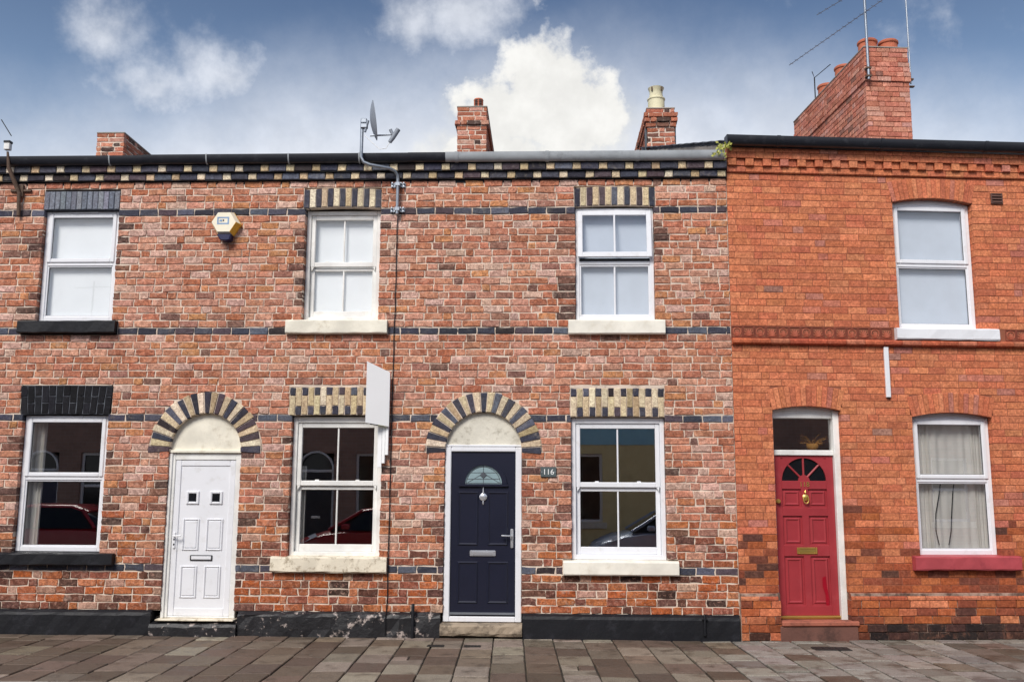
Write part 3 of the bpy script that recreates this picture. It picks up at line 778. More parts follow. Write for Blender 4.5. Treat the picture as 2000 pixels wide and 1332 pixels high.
f = MB(); bars(f, .822, 1.70, 3.85, 4.50, .022, .06, .1, .004); f.build('glazing_bead', 'upvc', w3)
f = MB(); f.box((1.250, .066, 3.87), (1.272, .088, 4.48), .004); f.build('glazing_bar', 'upvc', w3)
pane(.84, 1.683, 3.866, 4.484, .085, w3, 'glass_up')
f = MB(); f.box((.825, .06, 4.547), (1.697, .1, 4.584)); f.build('gasket_or_gap_shade', 'blackplastic', w3)  # black bar filling the open gap, its colour standing in for the shade inside
sill(w1, *SILL['WUL'], 'blackpaint', .085, .006); sill(w2, *SILL['WUM'], 'cream', .07); sill(w3, *SILL['WUR'], 'cleancream', .07, .0015)
sill(w4, *SILL['WLL'], 'blackpaint', .08, .006); sill(w5, *SILL['WLM'], 'creamstone', .07, .006); sill(w6, *SILL['WLR'], 'cleancream', .075, .0015)

# ------------------------------------------------------------------ doors of the old terrace
def tympanum(root, cx, r, z0, m, d=.06):
    q = MB(); q.prism([(cx + r, z0)] + arc(cx, ARC_Z - .0, r, 0, 180, 24) + [(cx - r, z0)], d, d + .06)
    o = q.build('tympanum', m, root); return o
pal2 = [NAVY, CREAM]
for i, (cx, r) in enumerate(DOORS):
    ring_arch(roots[i], cx, ARC_Z, r - .004, .695 if i < 2 else .70, 25, pal2, label='round arch of navy and cream bricks over the door')
# white panelled door (and a plain one like it two doors down)
def white_door(root, cx, lab=None):
    x0, x1 = cx - .444, cx + .444; z0 = .19
    t = tympanum(root, cx, .446, 2.17, 'cream')
    q = MB(); q.box((x0 + .002, .02, 2.15), (x1 - .002, .13, 2.185), .006); q.build('ledge', 'cream', t)
    f = MB(); bars(f, x0, x1, z0, 2.15, .07, .05, .13, wb=.02, wt=.085); f.box((x0 - .004, .03, z0), (x0 + .035, .13, 2.15), .005); f.build('door_frame', 'oldwhite', root)
    a, b, c, d = x0 + .072, x1 - .072, z0 + .022, 2.063
    f = MB(); bars(f, a, b, c, d, .07, .060, .115, wb=.09); f.box((a + .065, .072, c + .085), (b - .065, .11, d - .065)); D = f.build('door', 'upvc', root)
    if lab: D['label'] = lab
    xm = (a + b) / 2; pw = .205; off = .145
    for sg in (-1, 1):
        px = xm + sg * off
        for (pz0, pz1) in ((.42, .80), (.98, 1.36)):
            f = MB(); bars(f, px - pw / 2, px + pw / 2, pz0, pz1, .022, .058, .076, .008); f.box((px - pw / 2 + .028, .062, pz0 + .028), (px + pw / 2 - .028, .076, pz1 - .028), .01); f.build('panel', 'upvc', D)
        f = MB(); bars(f, px - .08, px + .08, 1.53, 1.69, .032, .054, .076, .008); l = f.build('light', 'upvc', D)
        f = MB(); f.box((px - .05, .068, 1.56), (px + .05, .073, 1.66)); f.build('pane', 'darkglass', D)
    f = MB(); bars(f, xm - .135, xm + .135, .86, .925, .010, .058, .076, .003); f.build('letterbox', 'blackplastic', D)
    f = MB(); f.box((xm - .125, .060, .87), (xm + .125, .074, .915), .006); f.build('letterbox_flap', 'upvc', D)
    f = MB(); f.box((a + .018, .045, 1.0), (a + .05, .064, 1.2), .008); f.tube([(a + .034, .048, 1.15), (a + .034, .012, 1.15), (a + .13, .008, 1.155)], .009, 8); f.build('handle', 'upvc', D)
    for zz in (1.04, 1.1): f = MB(); f.box((a + .026, .043, zz), (a + .042, .047, zz + .022)); f.build('keyhole', 'blackplastic', D)
    q = MB(); n = 10
    ring = []
    for i in range(n + 1):
        xx = cx - .53 + 1.04 * i / n; j = lambda s: rng.uniform(-s, s)
        ring.append([(xx, .12, -.02), (xx, -.1, -.02), (xx, -.1 + j(.006), .10 + j(.008)), (xx, -.085 + j(.006), .135 + j(.006)), (xx, .12, .172 + j(.003))])
    q.add([p for rr in ring for p in rr], [(i * 5 + k, i * 5 + (k + 1) % 5, i * 5 + 5 + (k + 1) % 5, i * 5 + 5 + k) for i in range(n) for k in range(5)] + [tuple(range(5)), tuple(range(n * 5, n * 5 + 5))])
    q.build('doorstep', 'peeling', root)
    q = MB(); q.box((cx - .47, -.075, .168), (cx + .47, .12, .188), .006); q.build('threshold', 'creamstone', root)
white_door(roots[0], -7.18)
white_door(roots[1], -3.77, 'white plastic panelled door with two small square lights')
# navy door
rt = roots[2]; cx = -.357
t = tympanum(rt, cx, .466, 2.236, 'tymp', .05)
q = MB(); q.box((cx - .464, .035, 2.236), (cx + .464, .12, 2.262), .006); q.build('ledge', 'upvc', t)
f = MB(); bars(f, cx - .466, cx + .466, .175, 2.232, .075, .03, .12, .008, wb=.065, wt=.055); f.build('door_frame', 'upvc', rt)
a, b, c, d = cx - .391, cx + .391, .24, 2.178
f = MB(); f.box((a, .055, c), (b, .10, d), .006); D = f.build('door', 'navy', rt); D['label'] = 'navy panelled front door with a half-moon leaded light'
def raised(mb, x0, x1, z0, z1, y, w=.03, h=.014):
    """moulded panel: a sloping rim round a flat field"""
    o = [(x0, z0), (x1, z0), (x1, z1), (x0, z1)]; i1 = [(x0 + w * .5, z0 + w * .5), (x1 - w * .5, z0 + w * .5), (x1 - w * .5, z1 - w * .5), (x0 + w * .5, z1 - w * .5)]
    i2 = [(x0 + w, z0 + w), (x1 - w, z0 + w), (x1 - w, z1 - w), (x0 + w, z1 - w)]
    vs = [(x, y, z) for x, z in o] + [(x, y - h, z) for x, z in i1] + [(x, y - h * .1, z) for x, z in i2]
    fs = [(k, (k + 1) % 4, 4 + (k + 1) % 4, 4 + k) for k in range(4)] + [(4 + k, 4 + (k + 1) % 4, 8 + (k + 1) % 4, 8 + k) for k in range(4)] + [(8, 9, 10, 11)]
    mb.add(vs, fs)
for sg in (-1, 1):
    px = cx + sg * .18
    for z0, z1 in ((.385, .875), (1.06, 1.70)):
        f = MB(); raised(f, px - .125, px + .125, z0, z1, .0545); f.build('panel', 'navy', D)
f = MB(); f.strip(arc(cx, 1.79, .225, 0, 180, 24), arc(cx, 1.79, .285, 0, 180, 24), .028, .056); f.box((cx - .30, .026, 1.755), (cx + .30, .056, 1.79), .008); f.build('light_surround', 'navy', D, False)
f = MB(); f.prism(arc(cx, 1.79, .226, 0, 180, 24), .046, .056); f.build('pane', 'obscure', D)
for pts in ([(-.2, 1.85), (.2, 1.85)], [(-.17, 1.925), (.17, 1.925)], [(-.225, 1.80), (.225, 1.80)], [(0, 1.79), (0, 1.86)], [(0, 1.93), (0, 2.015)], [(-.04, 1.895), (-.2, 1.80)], [(.04, 1.895), (.2, 1.80)]):
    f = MB(); f.tube([(cx + pts[0][0], .045, pts[0][1]), (cx + pts[1][0], .045, pts[1][1])], .0035, 6); f.build('lead_strip', 'lead', D)
f = MB(); f.tube([(p[0], .045, p[1]) for p in arc(cx, 1.79, .205, 0, 180, 20)], .0035, 6); f.build('lead_strip', 'lead', D)
f = MB(); f.prism([(cx, 1.852), (cx + .046, 1.895), (cx, 1.938), (cx - .046, 1.895)], .040, .05, .003); f.build('diamond_pane', 'lead', D)
f = MB(); f.lathe([(.0, 0), (.038, .001), (.046, .012), (.036, .02), (.0, .022)], (cx, .054, 1.635), 20, 'y'); f.lathe([(.004, -.045), (.012, -.02), (.010, 0), (.004, .05), (.001, .07)], (cx, .045, 1.69), 10); f.lathe([(.002, -.06), (.012, -.04), (.006, -.01)], (cx, .045, 1.60), 10); f.build('knocker', 'chrome', D, True)
f = MB(); f.box((cx - .155, .038, .935), (cx + .155, .056, 1.005), .008); l = f.build('letterbox', 'chrome', D)
f = MB(); f.box((cx - .125, .034, .95), (cx + .125, .042, .99), .004); f.build('letterbox_flap', 'chrome', D)
f = MB(); f.box((b - .06, .035, 1.03), (b - .025, .056, 1.26), .01); f.tube([(b - .043, .045, 1.175), (b - .043, .005, 1.175), (b - .06, -.002, 1.177), (b - .165, -.002, 1.18)], .010, 10); f.build('handle', 'chrome', D, True)
f = MB(); f.prism([(a + .004, .262), (b - .004, .262), (b - .004, .285), (a + .004, .285)], .025, .056, .008); f.build('weather_bar', 'galv', D)
q = MB(); n = 12; ring = []
for i in range(n + 1):
    xx = cx - .49 + .965 * i / n; j = lambda s: rng.uniform(-s, s)
    ring.append([(xx, .12, .03), (xx, -.07, .03 + j(.006)), (xx, -.085 + j(.008), .06 + j(.01)), (xx, -.085 + j(.008), .135 + j(.006)), (xx, -.07, .160 + j(.004)), (xx, .12, .172)])
q.add([p for rr in ring for p in rr], [(i * 6 + k, i * 6 + (k + 1) % 6, i * 6 + 6 + (k + 1) % 6, i * 6 + 6 + k) for i in range(n) for k in range(6)] + [tuple(range(6)), tuple(range(n * 6, n * 6 + 6))])
q.build('doorstep', 'stone', rt)
q = MB(); q.box((cx - .47, -.03, -.02), (cx + .465, .12, .03)); q.build('step_footing', 'moss', rt)

# painted plinths
def plinth(root, xa, xb, m, rough):
    q = MB(); n = max(3, int((xb - xa) / .1)); ring = []
    for i in range(n + 1):
        xx = xa + (xb - xa) * i / n; j = lambda: rng.uniform(-rough, rough)
        ring.append([(xx, .12, -.03), (xx, -.055 + j(), -.03), (xx, -.055 + j(), .09 + j()), (xx, -.052 + j(), .225 + j()), (xx, -.04 + j(), .258 + j()), (xx, .0, .283 + j() * .5), (xx, .12, .284)])
    k = 7
    q.add([p for rr in ring for p in rr], [(i * k + s, i * k + (s + 1) % k, i * k + k + (s + 1) % k, i * k + k + s) for i in range(n) for s in range(k)] + [tuple(range(k)), tuple(range(n * k, n * k + k))])
    q.build('plinth', m, root)
plinth(roots[0], XL, -7.71, 'blackpaint', .006); plinth(roots[0], -6.67, P12, 'blackpaint', .005)
plinth(roots[1], P12, -4.302, 'blackpaint', .006); plinth(roots[1], -3.258, P23, 'peeling', .011); plinth(roots[2], P23, -.85, 'peeling', .011); plinth(roots[2], .122, 2.655, 'blackpaint', .002)

# ------------------------------------------------------------------ the red house
RW = Wall(); UE = 6.2
rr_ = empty('brick_house', (0, 0, 0), 'R'); tag(rr_, 'orange-red brick house with a red door, red lower sill and moulded tile band', 'house')
WU = (2.125, 3.16, 3.715, 5.34); WL = (2.215, 3.22, .965, 2.625); DR = (.478, 1.325, .2, 2.70)
for a in (WU, WL, DR): RW.rect(*a, True)
RW.rect(2.055, 3.36, 3.57, 3.72); RW.rect(2.112, 3.415, .80, .965)
AR = ((WU, 5.335, .06, .265, 18), (WL, 2.62, .058, .245, 17), (DR, 2.69, .05, .255, 14))
for a, zs, cr_, th, n in AR: RW.rect(a[0] - .01, a[1] + .01, zs, zs + cr_ + th * .8); RW.rect(a[0] - .02, a[1] + .02, zs + .05, zs + th)
C1 = .0847
z_a = [.54 + (3.485 - .54) / 35 * i for i in range(36)]; z_b = [3.72 + (5.665 - 3.72) / 23 * i for i in range(24)]
rwall = MB()
def rmort(lo, hi, a, b, z0, z1):
    rwall.prism([(a[0] + (.004 if a[2] else 0), z0), (b[0] - (.004 if b[2] else 0), z0), (b[1] - (.004 if b[2] else 0), z1), (a[1] + (.004 if a[2] else 0), z1)], .0045, .13)
def red_colour(k, x, z, jam):
    p = max(0, min(1, (1.55 - z) / .75))
    return pick(RED_LOW if rng.random() < p else RED)
rp = [([S, S, S, H], 0), ([S, S, S], .118), ([S, S, H, S], .2), ([S, S, S, S], .02), ([S, H, S, S], .16)]
ri = lay(RW, 0.002, UE, z_a, red_colour, .0065, 0, .0015, .0035, .002, rp, .12, rmort)
ri += lay(RW, 0.002, UE, z_b, red_colour, .0065, 0, .0015, .0035, .002, rp, .12, rmort)
rwall.box((.002, .0045, 3.485), (UE, .13, 3.72)); rwall.box((.002, .0045, 5.665), (UE, .13, 6.0)); bed = MB(); bed.box((.002, -.036, -.03), (DR[0] - .004, .13, .535)); bed.box((DR[1] + .004, -.036, -.03), (UE, .13, .535)); bed.build('plinth_bed', 'plinthmortar', rr_)
for a, zs, cr_, th, n in AR: rwall.box((a[0] - .02, .0052, zs + cr_ + .02), (a[1] + .02, .12, zs + th + .06))
rwall.build('wall', 'redmortar', rr_)
# plinth courses and chamfered cap
PW = Wall(); PW.rect(DR[0], DR[1] + .0, -.1, .54, True)
def pcol(k, x, z, jam):
    c = pick(RED_LOW if rng.random() < .8 else RED)
    k_ = .5 if z < .22 and rng.random() < .6 else .85
    return tuple(q * k_ for q in c) if z < .3 else c
def nomort(*a): pass
pz = [.455 * i / 5 for i in range(6)]
ri2 = lay(PW, .002, UE, pz, pcol, .008, -.05, .003, .005, .003, rp, .12, nomort)
for it in ri2:
    if it[1] < .2 and it[0] > 1.45 + rng.uniform(-.2, .3):      # tarred foot of the plinth
        it[3].c = [pick([(2, '2c2526'), (1, '3a2e2c'), (1, '4a3430')])] * len(it[3].c)
for it in ri2: it[3].build('plinth_brick', 'redbrick', rr_)
for (ua, ub) in ((.002, DR[0]), (DR[1], UE)):
    u = ua
    while u < ub - .03:
        e = min(u + .225, ub)
        q = MB(); q.t = pick([(2, 'bb6a4c'), (1, 'ae5a42'), (1, 'c27a5c')])
        g = .004; vs = []
        for X in (u + g, e - g): vs += [(X, .06, .458), (X, -.054, .458), (X, -.054, .482), (X, -.004, .538), (X, .06, .538)]
        q.add(vs, [(0, 1, 2, 3, 4), (5, 6, 7, 8, 9)] + [(k, (k + 1) % 5, 5 + (k + 1) % 5, 5 + k) for k in range(5)]); q.build('plinth_cap_brick', 'redbrick', rr_); u = e
finish_bricks(ri, rr_, 'redbrick', 300, (-1, 3.9))
for (a, zs, cr_, th, n) in AR: segment_arch(rr_, a[0], a[1], zs, cr_, th, n)
# moulded string course and tile frieze
def extrude_u(mb, prof, ua, ub):
    k = len(prof); mb.add([(ua, y, z) for y, z in prof] + [(ub, y, z) for y, z in prof], [tuple(range(k)), tuple(range(k, 2 * k))] + [(i, (i + 1) % k, k + (i + 1) % k, k + i) for i in range(k)])
u = .002
while u < UE:
    e = min(u + .236, UE); q = MB(); q.t = pick([(2, 'c06a4c'), (1, 'b86048'), (1, 'c57a60')])
    extrude_u(q, [(.05, 3.487), (-.03, 3.487), (-.058, 3.505), (-.062, 3.535), (-.05, 3.556), (-.012, 3.568), (.05, 3.568)], u + .0025, e - .0025); q.build('string_course_brick', 'redbrick', rr_, False); u = e
TS = .1445
def frieze_tile(uc, kind):
    z0, z1 = 3.572, 3.716; c = (z0 + z1) / 2; h = TS / 2 - .003
    q = MB(); bars(q, uc - h, uc + h, z0 + .002, z1 - .002, .010, -.006, .03, .003); q.box((uc - h + .01, .018, z0 + .01), (uc + h - .01, .04, z1 - .01)); T = q.build('frieze_tile', 'frieze', rr_)
    q = MB()
    if kind == 0:   # rosette in a ring
        q.tube([(uc + .05 * math.cos(R(t)), .002, c + .05 * math.sin(R(t))) for t in range(0, 361, 30)], .006, 6)
        for k in range(5):
            t = R(90 + (k - 2) * 38); q.tube([(uc, .002, c - .028), (uc + .02 * math.cos(t), -.003, c - .028 + .03 * math.sin(t)), (uc + .038 * math.cos(t), .002, c - .02 + .048 * math.sin(t))], [.004, .008, .003], 6)
        q.tube([(uc - .035, .002, c - .02), (uc, -.002, c - .042), (uc + .035, .002, c - .02)], [.003, .008, .003], 6)
    else:           # spreading leaf
        for k in range(7):
            t = R(90 + (k - 3) * 30); l = .062 if k != 3 else .055
            q.tube([(uc, .002, c - .04), (uc + .6 * l * math.cos(t), -.003, c - .03 + .7 * l * math.sin(t)), (uc + l * math.cos(t), .002, c - .03 + 1.25 * l * math.sin(t))], [.004, .009, .003], 6)
        q.tube([(uc - .055, .002, c - .05), (uc, -.002, c - .045), (uc + .055, .002, c - .05)], [.003, .007, .003], 6)
    q.build('relief', 'friezelight', T, True)
u = .075; k = 0
while u < UE - .07:
    if not (2.0 < u < 3.43): frieze_tile(u, k % 2)
    u += TS; k += 1
# cornice: moulded course, brick dentils, top courses
def course(prof, step, name, ph=0):
    u = .002; e = ph or step
    while u < UE:
        e = min(u + (ph if u < .01 and ph else step), UE); q = MB(); q.t = pick(RED); extrude_u(q, prof, u + .003, e - .003); q.build(name, 'redbrick', rr_); u = e
course([(.05, 5.668), (-.018, 5.668), (-.03, 5.68), (-.03, 5.744), (.05, 5.744)], .236, 'cornice_brick')
q = MB(); q.box((.002, -.012, 5.748), (UE, .05, 5.842)); q.build('cornice_bed', 'redmortar', rr_)
u = .01; k = 0
while u < UE - .1:
    q = MB(); q.t = pick(RED); y0 = -.068 if k % 2 == 0 else -.04
    brick_geo(q, u + .003, u + .108, u + .003, u + .108, 5.750, 5.840, y0 + rng.uniform(-.003, .003), .03, .005, .002); q.build('dentil_brick', 'redbrick', rr_); u += .111; k += 1
course([(.05, 5.845), (-.072, 5.845), (-.072, 5.918), (.05, 5.918)], .236, 'cornice_brick', .12)
course([(.05, 5.921), (-.080, 5.921), (-.080, 5.975), (.05, 5.975)], .236, 'cornice_brick')
gutter(rr_, -.03, UE, 6.09, 'gutter_black', .066, -.15, jo=(.62, 1.95, 3.3), drop=.0)
q = MB(); q.prism([(-.037, 6.092), (-.03, 6.092), (-.03, 5.98), (-.037, 5.98)], -.215, -.085); q.build('gutter_stop', 'gutter_black', rr_)
# roof, verge and rooms
t = math.tan(R(19.4)); m = MB()
for (ya, za, yb, zb) in ((-.09, 6.05, 5.2, 6.05 + 5.29 * t), (5.2, 6.05 + 5.29 * t, 10.4, 6.05)):
    m.add([(.0, ya, za), (UE, ya, za), (UE, yb, zb), (.0, yb, zb), (.0, ya, za - .05), (UE, ya, za - .05), (UE, yb, zb - .05), (.0, yb, zb - .05)], [(0, 1, 2, 3), (4, 5, 6, 7), (0, 1, 5, 4), (1, 2, 6, 5), (2, 3, 7, 6), (3, 0, 4, 7)])
m.build('roof', 'slate', rr_)
m = MB(); n = 14
for i in range(n):
    y0 = .02 + i * .36; z0 = 6.0 + (y0 + .09) * t; m.add([(.03, y0, z0 - .35), (-.03 + rng.uniform(-.01, .01), y0, z0 - .33), (-.035, y0, z0 + .0), (.03, y0, z0 + .02), (.03, y0 + .36, z0 + .36 * t - .35), (-.03, y0 + .36, z0 + .36 * t - .33), (-.035, y0 + .36, z0 + .36 * t + rng.uniform(-.02, .0)), (.03, y0 + .36, z0 + .36 * t + .02)], [(0, 1, 2, 3), (4, 5, 6, 7), (0, 1, 5, 4), (1, 2, 6, 5), (2, 3, 7, 6), (3, 0, 4, 7)])
m.build('verge', 'flaunch', rr_)
for i in range(12):
    y0 = .0 + i * .42; z0 = 6.052 + (y0 + .09) * t; q = MB(); j = rng.uniform(-.012, .012)
    q.add([(-.06 + j, y0, z0 + .012), (.2, y0, z0 + .012), (.2, y0 + .44, z0 + .44 * t), (-.06 + j, y0 + .44, z0 + .44 * t), (-.06 + j, y0, z0 + .0), (.2, y0, z0 + .0), (.2, y0 + .44, z0 + .44 * t - .012), (-.06 + j, y0 + .44, z0 + .44 * t - .012)], [(0, 1, 2, 3), (4, 5, 6, 7), (0, 1, 5, 4), (1, 2, 6, 5), (2, 3, 7, 6), (3, 0, 4, 7)]); q.build('verge_slate', 'slate', rr_)
m = MB()
m.box((.15, 4.0, 0), (UE, 4.1, 5.9)); m.box((.15, .135, 0), (.2, 4, 5.9)); m.box((UE - .05, .0, 0), (UE, 4, 5.9)); m.box((.2, .135, 3.05), (UE - .05, 4, 3.2)); m.box((.2, .135, 0), (UE - .05, 4, .2)); m.box((.2, .135, 5.7), (UE - .05, 4, 5.8)); m.box((1.55, .135, .2), (1.62, 4, 3.05)); m.build('room', 'plaster', rr_)
# windows, sills
wa = casement(rr_, 2.128, 3.157, 3.72, 5.335, 4.55, .09, gm='glass_up', crown=.055, vent=False)
wb_ = casement(rr_, 2.218, 3.217, .968, 2.62, 1.865, .09, crown=.052, vent=False)
sill(wa, 2.055, 3.36, 3.57, 3.722, 'upvc', .075, .004); sill(wb_, 2.112, 3.415, .80, .968, 'redpaint', .085, .004)
# red door with fanlight and transom light
f = MB(); f.box((DR[0], .10, .215), (DR[0] + .035, .2, 2.69), .004); f.box((DR[1] - .075, .07, .215), (DR[1], .2, 2.69), .006); f.box((DR[0] + .035, .102, 2.15), (DR[1] - .075, .198, 2.215), .006)
f.box((DR[0] + .035, .102, 2.60), (DR[1] - .075, .198, 2.69), .006)
n = 10; lo = [(DR[0] + (DR[1] - DR[0]) * i / n, 2.686) for i in range(n + 1)]; cxx = (DR[0] + DR[1]) / 2
f.strip(lo, [(x, 2.695 + .048 * (1 - ((x - cxx) / ((DR[1] - DR[0]) / 2)) ** 2)) for x, _ in lo], .09, .2); fr = f.build('door_frame', 'oldwhite', rr_)
pane(DR[0] + .03, DR[1] - .07, 2.21, 2.605, .15, fr)
a, b, c, d = DR[0] + .037, DR[1] - .077, .262, 2.148; cxr = (a + b) / 2
D = None
f = MB(); st = .088
f.box((a, .125, c), (a + st, .17, d), .004); f.box((b - st, .125, c), (b, .17, d), .004); f.box((cxr - .042, .126, c + .11), (cxr + .042, .169, 1.80), .004); f.box((a + st - .01, .156, 1.80), (b - st + .01, .168, d - .002))
f.box((a + st, .1258, d - .03), (b - st, .156, d - .001))
for z0, z1 in ((c, c + .115), (.95, 1.08), (1.425, 1.525), (1.745, 1.845)): f.box((a + st, .1255, z0), (b - st, .1695, z1), .004)
# the top rail is cut to the half round of the fanlight
fc = (cxr, 1.845); fr_ = (b - a) / 2 - .092
for sg in (1, -1):
    pts = arc(fc[0], fc[1], fr_, 0, 90, 12); pts = [(fc[0] + sg * (x - fc[0]), z) for x, z in pts]
    out = [(fc[0] + sg * min((b - a) / 2 - st + .002, fr_ + .01), fc[1])] + [(fc[0] + sg * ((b - a) / 2 - st + .002) if i < 7 else x, d if i >= 7 else fc[1] + (d - fc[1]) * i / 7) for i, (x, z) in enumerate(pts)][1:]
    f.strip(pts, out, .1262, .169)
D = f.build('door', 'reddoor', rr_); D['label'] = 'red wooden door with sunburst fanlight and brass furniture'
for z0, z1 in ((c + .115, .95), (1.08, 1.425), (1.525, 1.745)):
    for x0, x1 in ((a + st, cxr - .042), (cxr + .042, b - st)):
        f = MB(); f.box((x0, .145, z0), (x1, .16, z1)); raised(f, x0 + .02, x1 - .02, z0 + .02, z1 - .02, .145, .035, .012); f.build('panel', 'reddoor', D)
f = MB(); f.prism(arc(fc[0], fc[1], fr_ + .004, 0, 180, 24), .146, .152); f.build('pane', 'darkglass', D)
f = MB()
for t_ in (45, 90, 135): f.tube([(fc[0] + .06 * math.cos(R(t_)), .142, fc[1] + .06 * math.sin(R(t_))), (fc[0] + (fr_ + .005) * math.cos(R(t_)), .142, fc[1] + (fr_ + .005) * math.sin(R(t_)))], .013, 8)
f.prism(arc(fc[0], fc[1], .07, 0, 180, 12), .13, .15); f.build('sunburst_bars', 'reddoor', D)
text_mb('118', .085, cxr, .124, 1.80).build('house_number', 'brass', D)
f = MB(); f.lathe([(.0, 0), (.034, .002), (.04, .012), (.03, .02), (0, .024)], (cxr + .005, .125, 1.645), 16, 'y'); f.tube([(cxr + .005 + .032 * math.sin(R(t_)), .10, 1.62 - .045 * math.cos(R(t_))) for t_ in range(-150, 151, 30)], .007, 8); f.lathe([(.004, 0), (.014, .02), (.004, .05)], (cxr + .005, .118, 1.685), 10); f.build('knocker', 'brass', D, True)
f = MB(); bars(f, cxr - .125, cxr + .125, .975, 1.055, .02, .112, .127, .006); f.box((cxr - .105, .118, .995), (cxr + .105, .127, 1.045), .004); f.build('letterbox', 'brass', D)
f = MB(); f.lathe([(.0, 0), (.026, .001), (.028, .03), (.02, .045), (0, .046)], (a + .03, .125, 1.60), 14, 'y'); f.build('latch', 'brass', D, True)
f = MB(); f.prism([(b - .19 + q[0], .34 + q[1]) for q in ((0, .36), (.04, .38), (.05, .26), (.075, .12), (.07, .02), (.05, -.01), (.03, .06), (.03, .16), (.0, .26))], .1335, .1345); f.build('paint_patch', 'redstain', D)
f = MB(); f.box((DR[0] + .03, .10, .228), (DR[1] - .07, .19, .262), .008); f.build('threshold', 'brass', rr_)
q = MB(); q.box((DR[0] - .0, -.085, .165), (DR[1] + .075, .2, .222), .012); q.build('doorstep', 'redstone', rr_)
q = MB(); q.box((DR[0] - .02, -.066, -.02), (DR[1] + .06, .2, .164), .008); q.build('step_footing', 'darkstone', rr_)

# ------------------------------------------------------------------ chimneys
def chimney(root, x0, x1, y0, dep, z0, z1, m, pal, c=.09, joint=.012, caps=(), core='mortar', side=1, rough=.004):
    """stack > core mesh, bricks of the street face as single parts, of the flanks joined"""
    q = MB(); q.box((x0 + .008, y0 + .008, z0), (x1 - .008, y0 + dep - .008, z1 - .01)); st = q.build('chimney_stack', core, root)
    n = int(round((z1 - z0) / c)); flank = MB()
    for k in range(n):
        za, zb = z0 + (z1 - z0) * k / n, z0 + (z1 - z0) * (k + 1) / n
        o = 0
        for lo, hi, ov in caps:
            if lo <= (za + zb) / 2 <= hi: o = ov
        xa, xb, ya = x0 - o, x1 + o, y0 - o
        br = joints(xa, xb, [.236, .236] if k % 2 else [.236, .118], .1 * (k % 3), .01)
        for i, (p, qq) in enumerate(split(br, xa, xb, .06)):
            mb = MB(); mb.t = pick(pal); brick_geo(mb, p + (joint / 2 if p > xa else 0), qq - (joint / 2 if qq < xb else 0), p + (joint / 2 if p > xa else 0), qq - (joint / 2 if qq < xb else 0), za + joint / 2, zb - joint / 2, ya + rng.uniform(-.004, .004), ya + .1, .006, rough); mb.build('brick', m, st)
        for sx, fx in ((-1, xa), (1, xb)):
            br = joints(ya, y0 + dep, [.236, .236, .118], .118 * (k % 2), .01)
            for p, qq in split(br, ya + .1, y0 + dep + o, .06):
                t0 = len(flank.v); flank.t = pick(pal); brick_geo(flank, p + joint / 2, qq - joint / 2, p + joint / 2, qq - joint / 2, za + joint / 2, zb - joint / 2, 0, .08, .006, rough)
                for i in range(t0, len(flank.v)):
                    a_, b_, c_ = flank.v[i]; flank.v[i] = (fx + (-sx) * b_ + rng.uniform(-.001, .001), a_, c_)
    o = flank.build('flank_brickwork', m, st); o['kind'] = 'stuff'
    q = MB(); q.box((x0 - .01, y0 - .01, z1 - .012), (x1 + .01, y0 + dep + .01, z1 + .012), .006); q.build('flaunching', 'flaunch', st)
    return st
def pot(st, c, prof, m, n=18):
    q = MB(); q.lathe(prof, c, n); return q.build('chimney_pot', m, st, True)
chimney(roots[0], -7.665, -7.17, 4.5, 1.35, 7.05, 8.03, 'sootbrick', SOOT, joint=.015, rough=.009)
c2 = chimney(roots[2], -1.165, -.64, 4.5, 2.4, 7.05, 8.46, 'sootbrick', SOOT, joint=.016, caps=((8.09, 8.22, .04),), rough=.006)
p2 = pot(c2, (-.80, 4.66, 8.46), [(.10, 0), (.10, .03), (.085, .04), (.085, .17), (.09, .18), (.08, .20), (.03, .215), (0, .217)], 'terracotta')
for i in range(4):
    for sx in (-.035, .035):
        q = MB(); q.box((-.80 + sx - .024, 4.565, 8.515 + i * .033), (-.80 + sx + .024, 4.60, 8.527 + i * .033)); q.build('louvre', 'blackplastic', c2)
c3 = chimney(roots[2], 2.20, 2.685, 4.5, 2.4, 7.05, 8.40, 'sootbrick', SOOT, joint=.02, caps=((8.05, 8.15, .025), (8.15, 8.27, .05)), rough=.008)
q = MB(); q.lathe([(.165, 0), (.165, .02), (.15, .03), (.148, .23), (.16, .235), (.16, .255), (.125, .275), (.115, .36), (.12, .40), (.145, .46), (.10, .465), (.09, .42), (.0, .41)], (2.395, 4.72, 8.40), 20); q.build('chimney_pot', 'buffpot', c3, True)
for sx in (-1, 1):
    q = MB(); q.box((2.395 + sx * .085 - .012, 4.60, 8.78), (2.395 + sx * .085 + .012, 4.64, 8.85), .004); q.build('pot_notch', 'sootbrick' if False else 'rust', c3)
for sx, xx in ((-1, 2.2), (1, 2.69)):
    q = MB(); q.box((xx - .035 if sx < 0 else xx, 4.55, 7.3), (xx if sx < 0 else xx + .02, 4.62, 8.05), .004); q.build('lead_flashing', 'lead', c3)
cb = chimney(rr_, 3.355, 4.10, 3.2, 3.3, 6.6, 9.03, 'redbrick', [(3, 'cc8672'), (3, 'd49480'), (2, 'c07a66'), (1.2, 'cf9c8e'), (.5, '9a7064')], .088, .008, ((8.42, 8.58, .022), (8.58, 8.75, .012)), 'redmortar', rough=.003)
for px, py in ((3.54, 3.46), (3.90, 3.46), (3.54, 4.45), (3.9, 4.45), (3.54, 5.25), (3.9, 5.25)):
    pot(cb, (px, py, 9.03), [(.165, 0), (.155, .05), (.15, .16), (.168, .175), (.168, .205), (.15, .225), (.125, .225), (.12, .12), (0, .11)], 'terracotta')

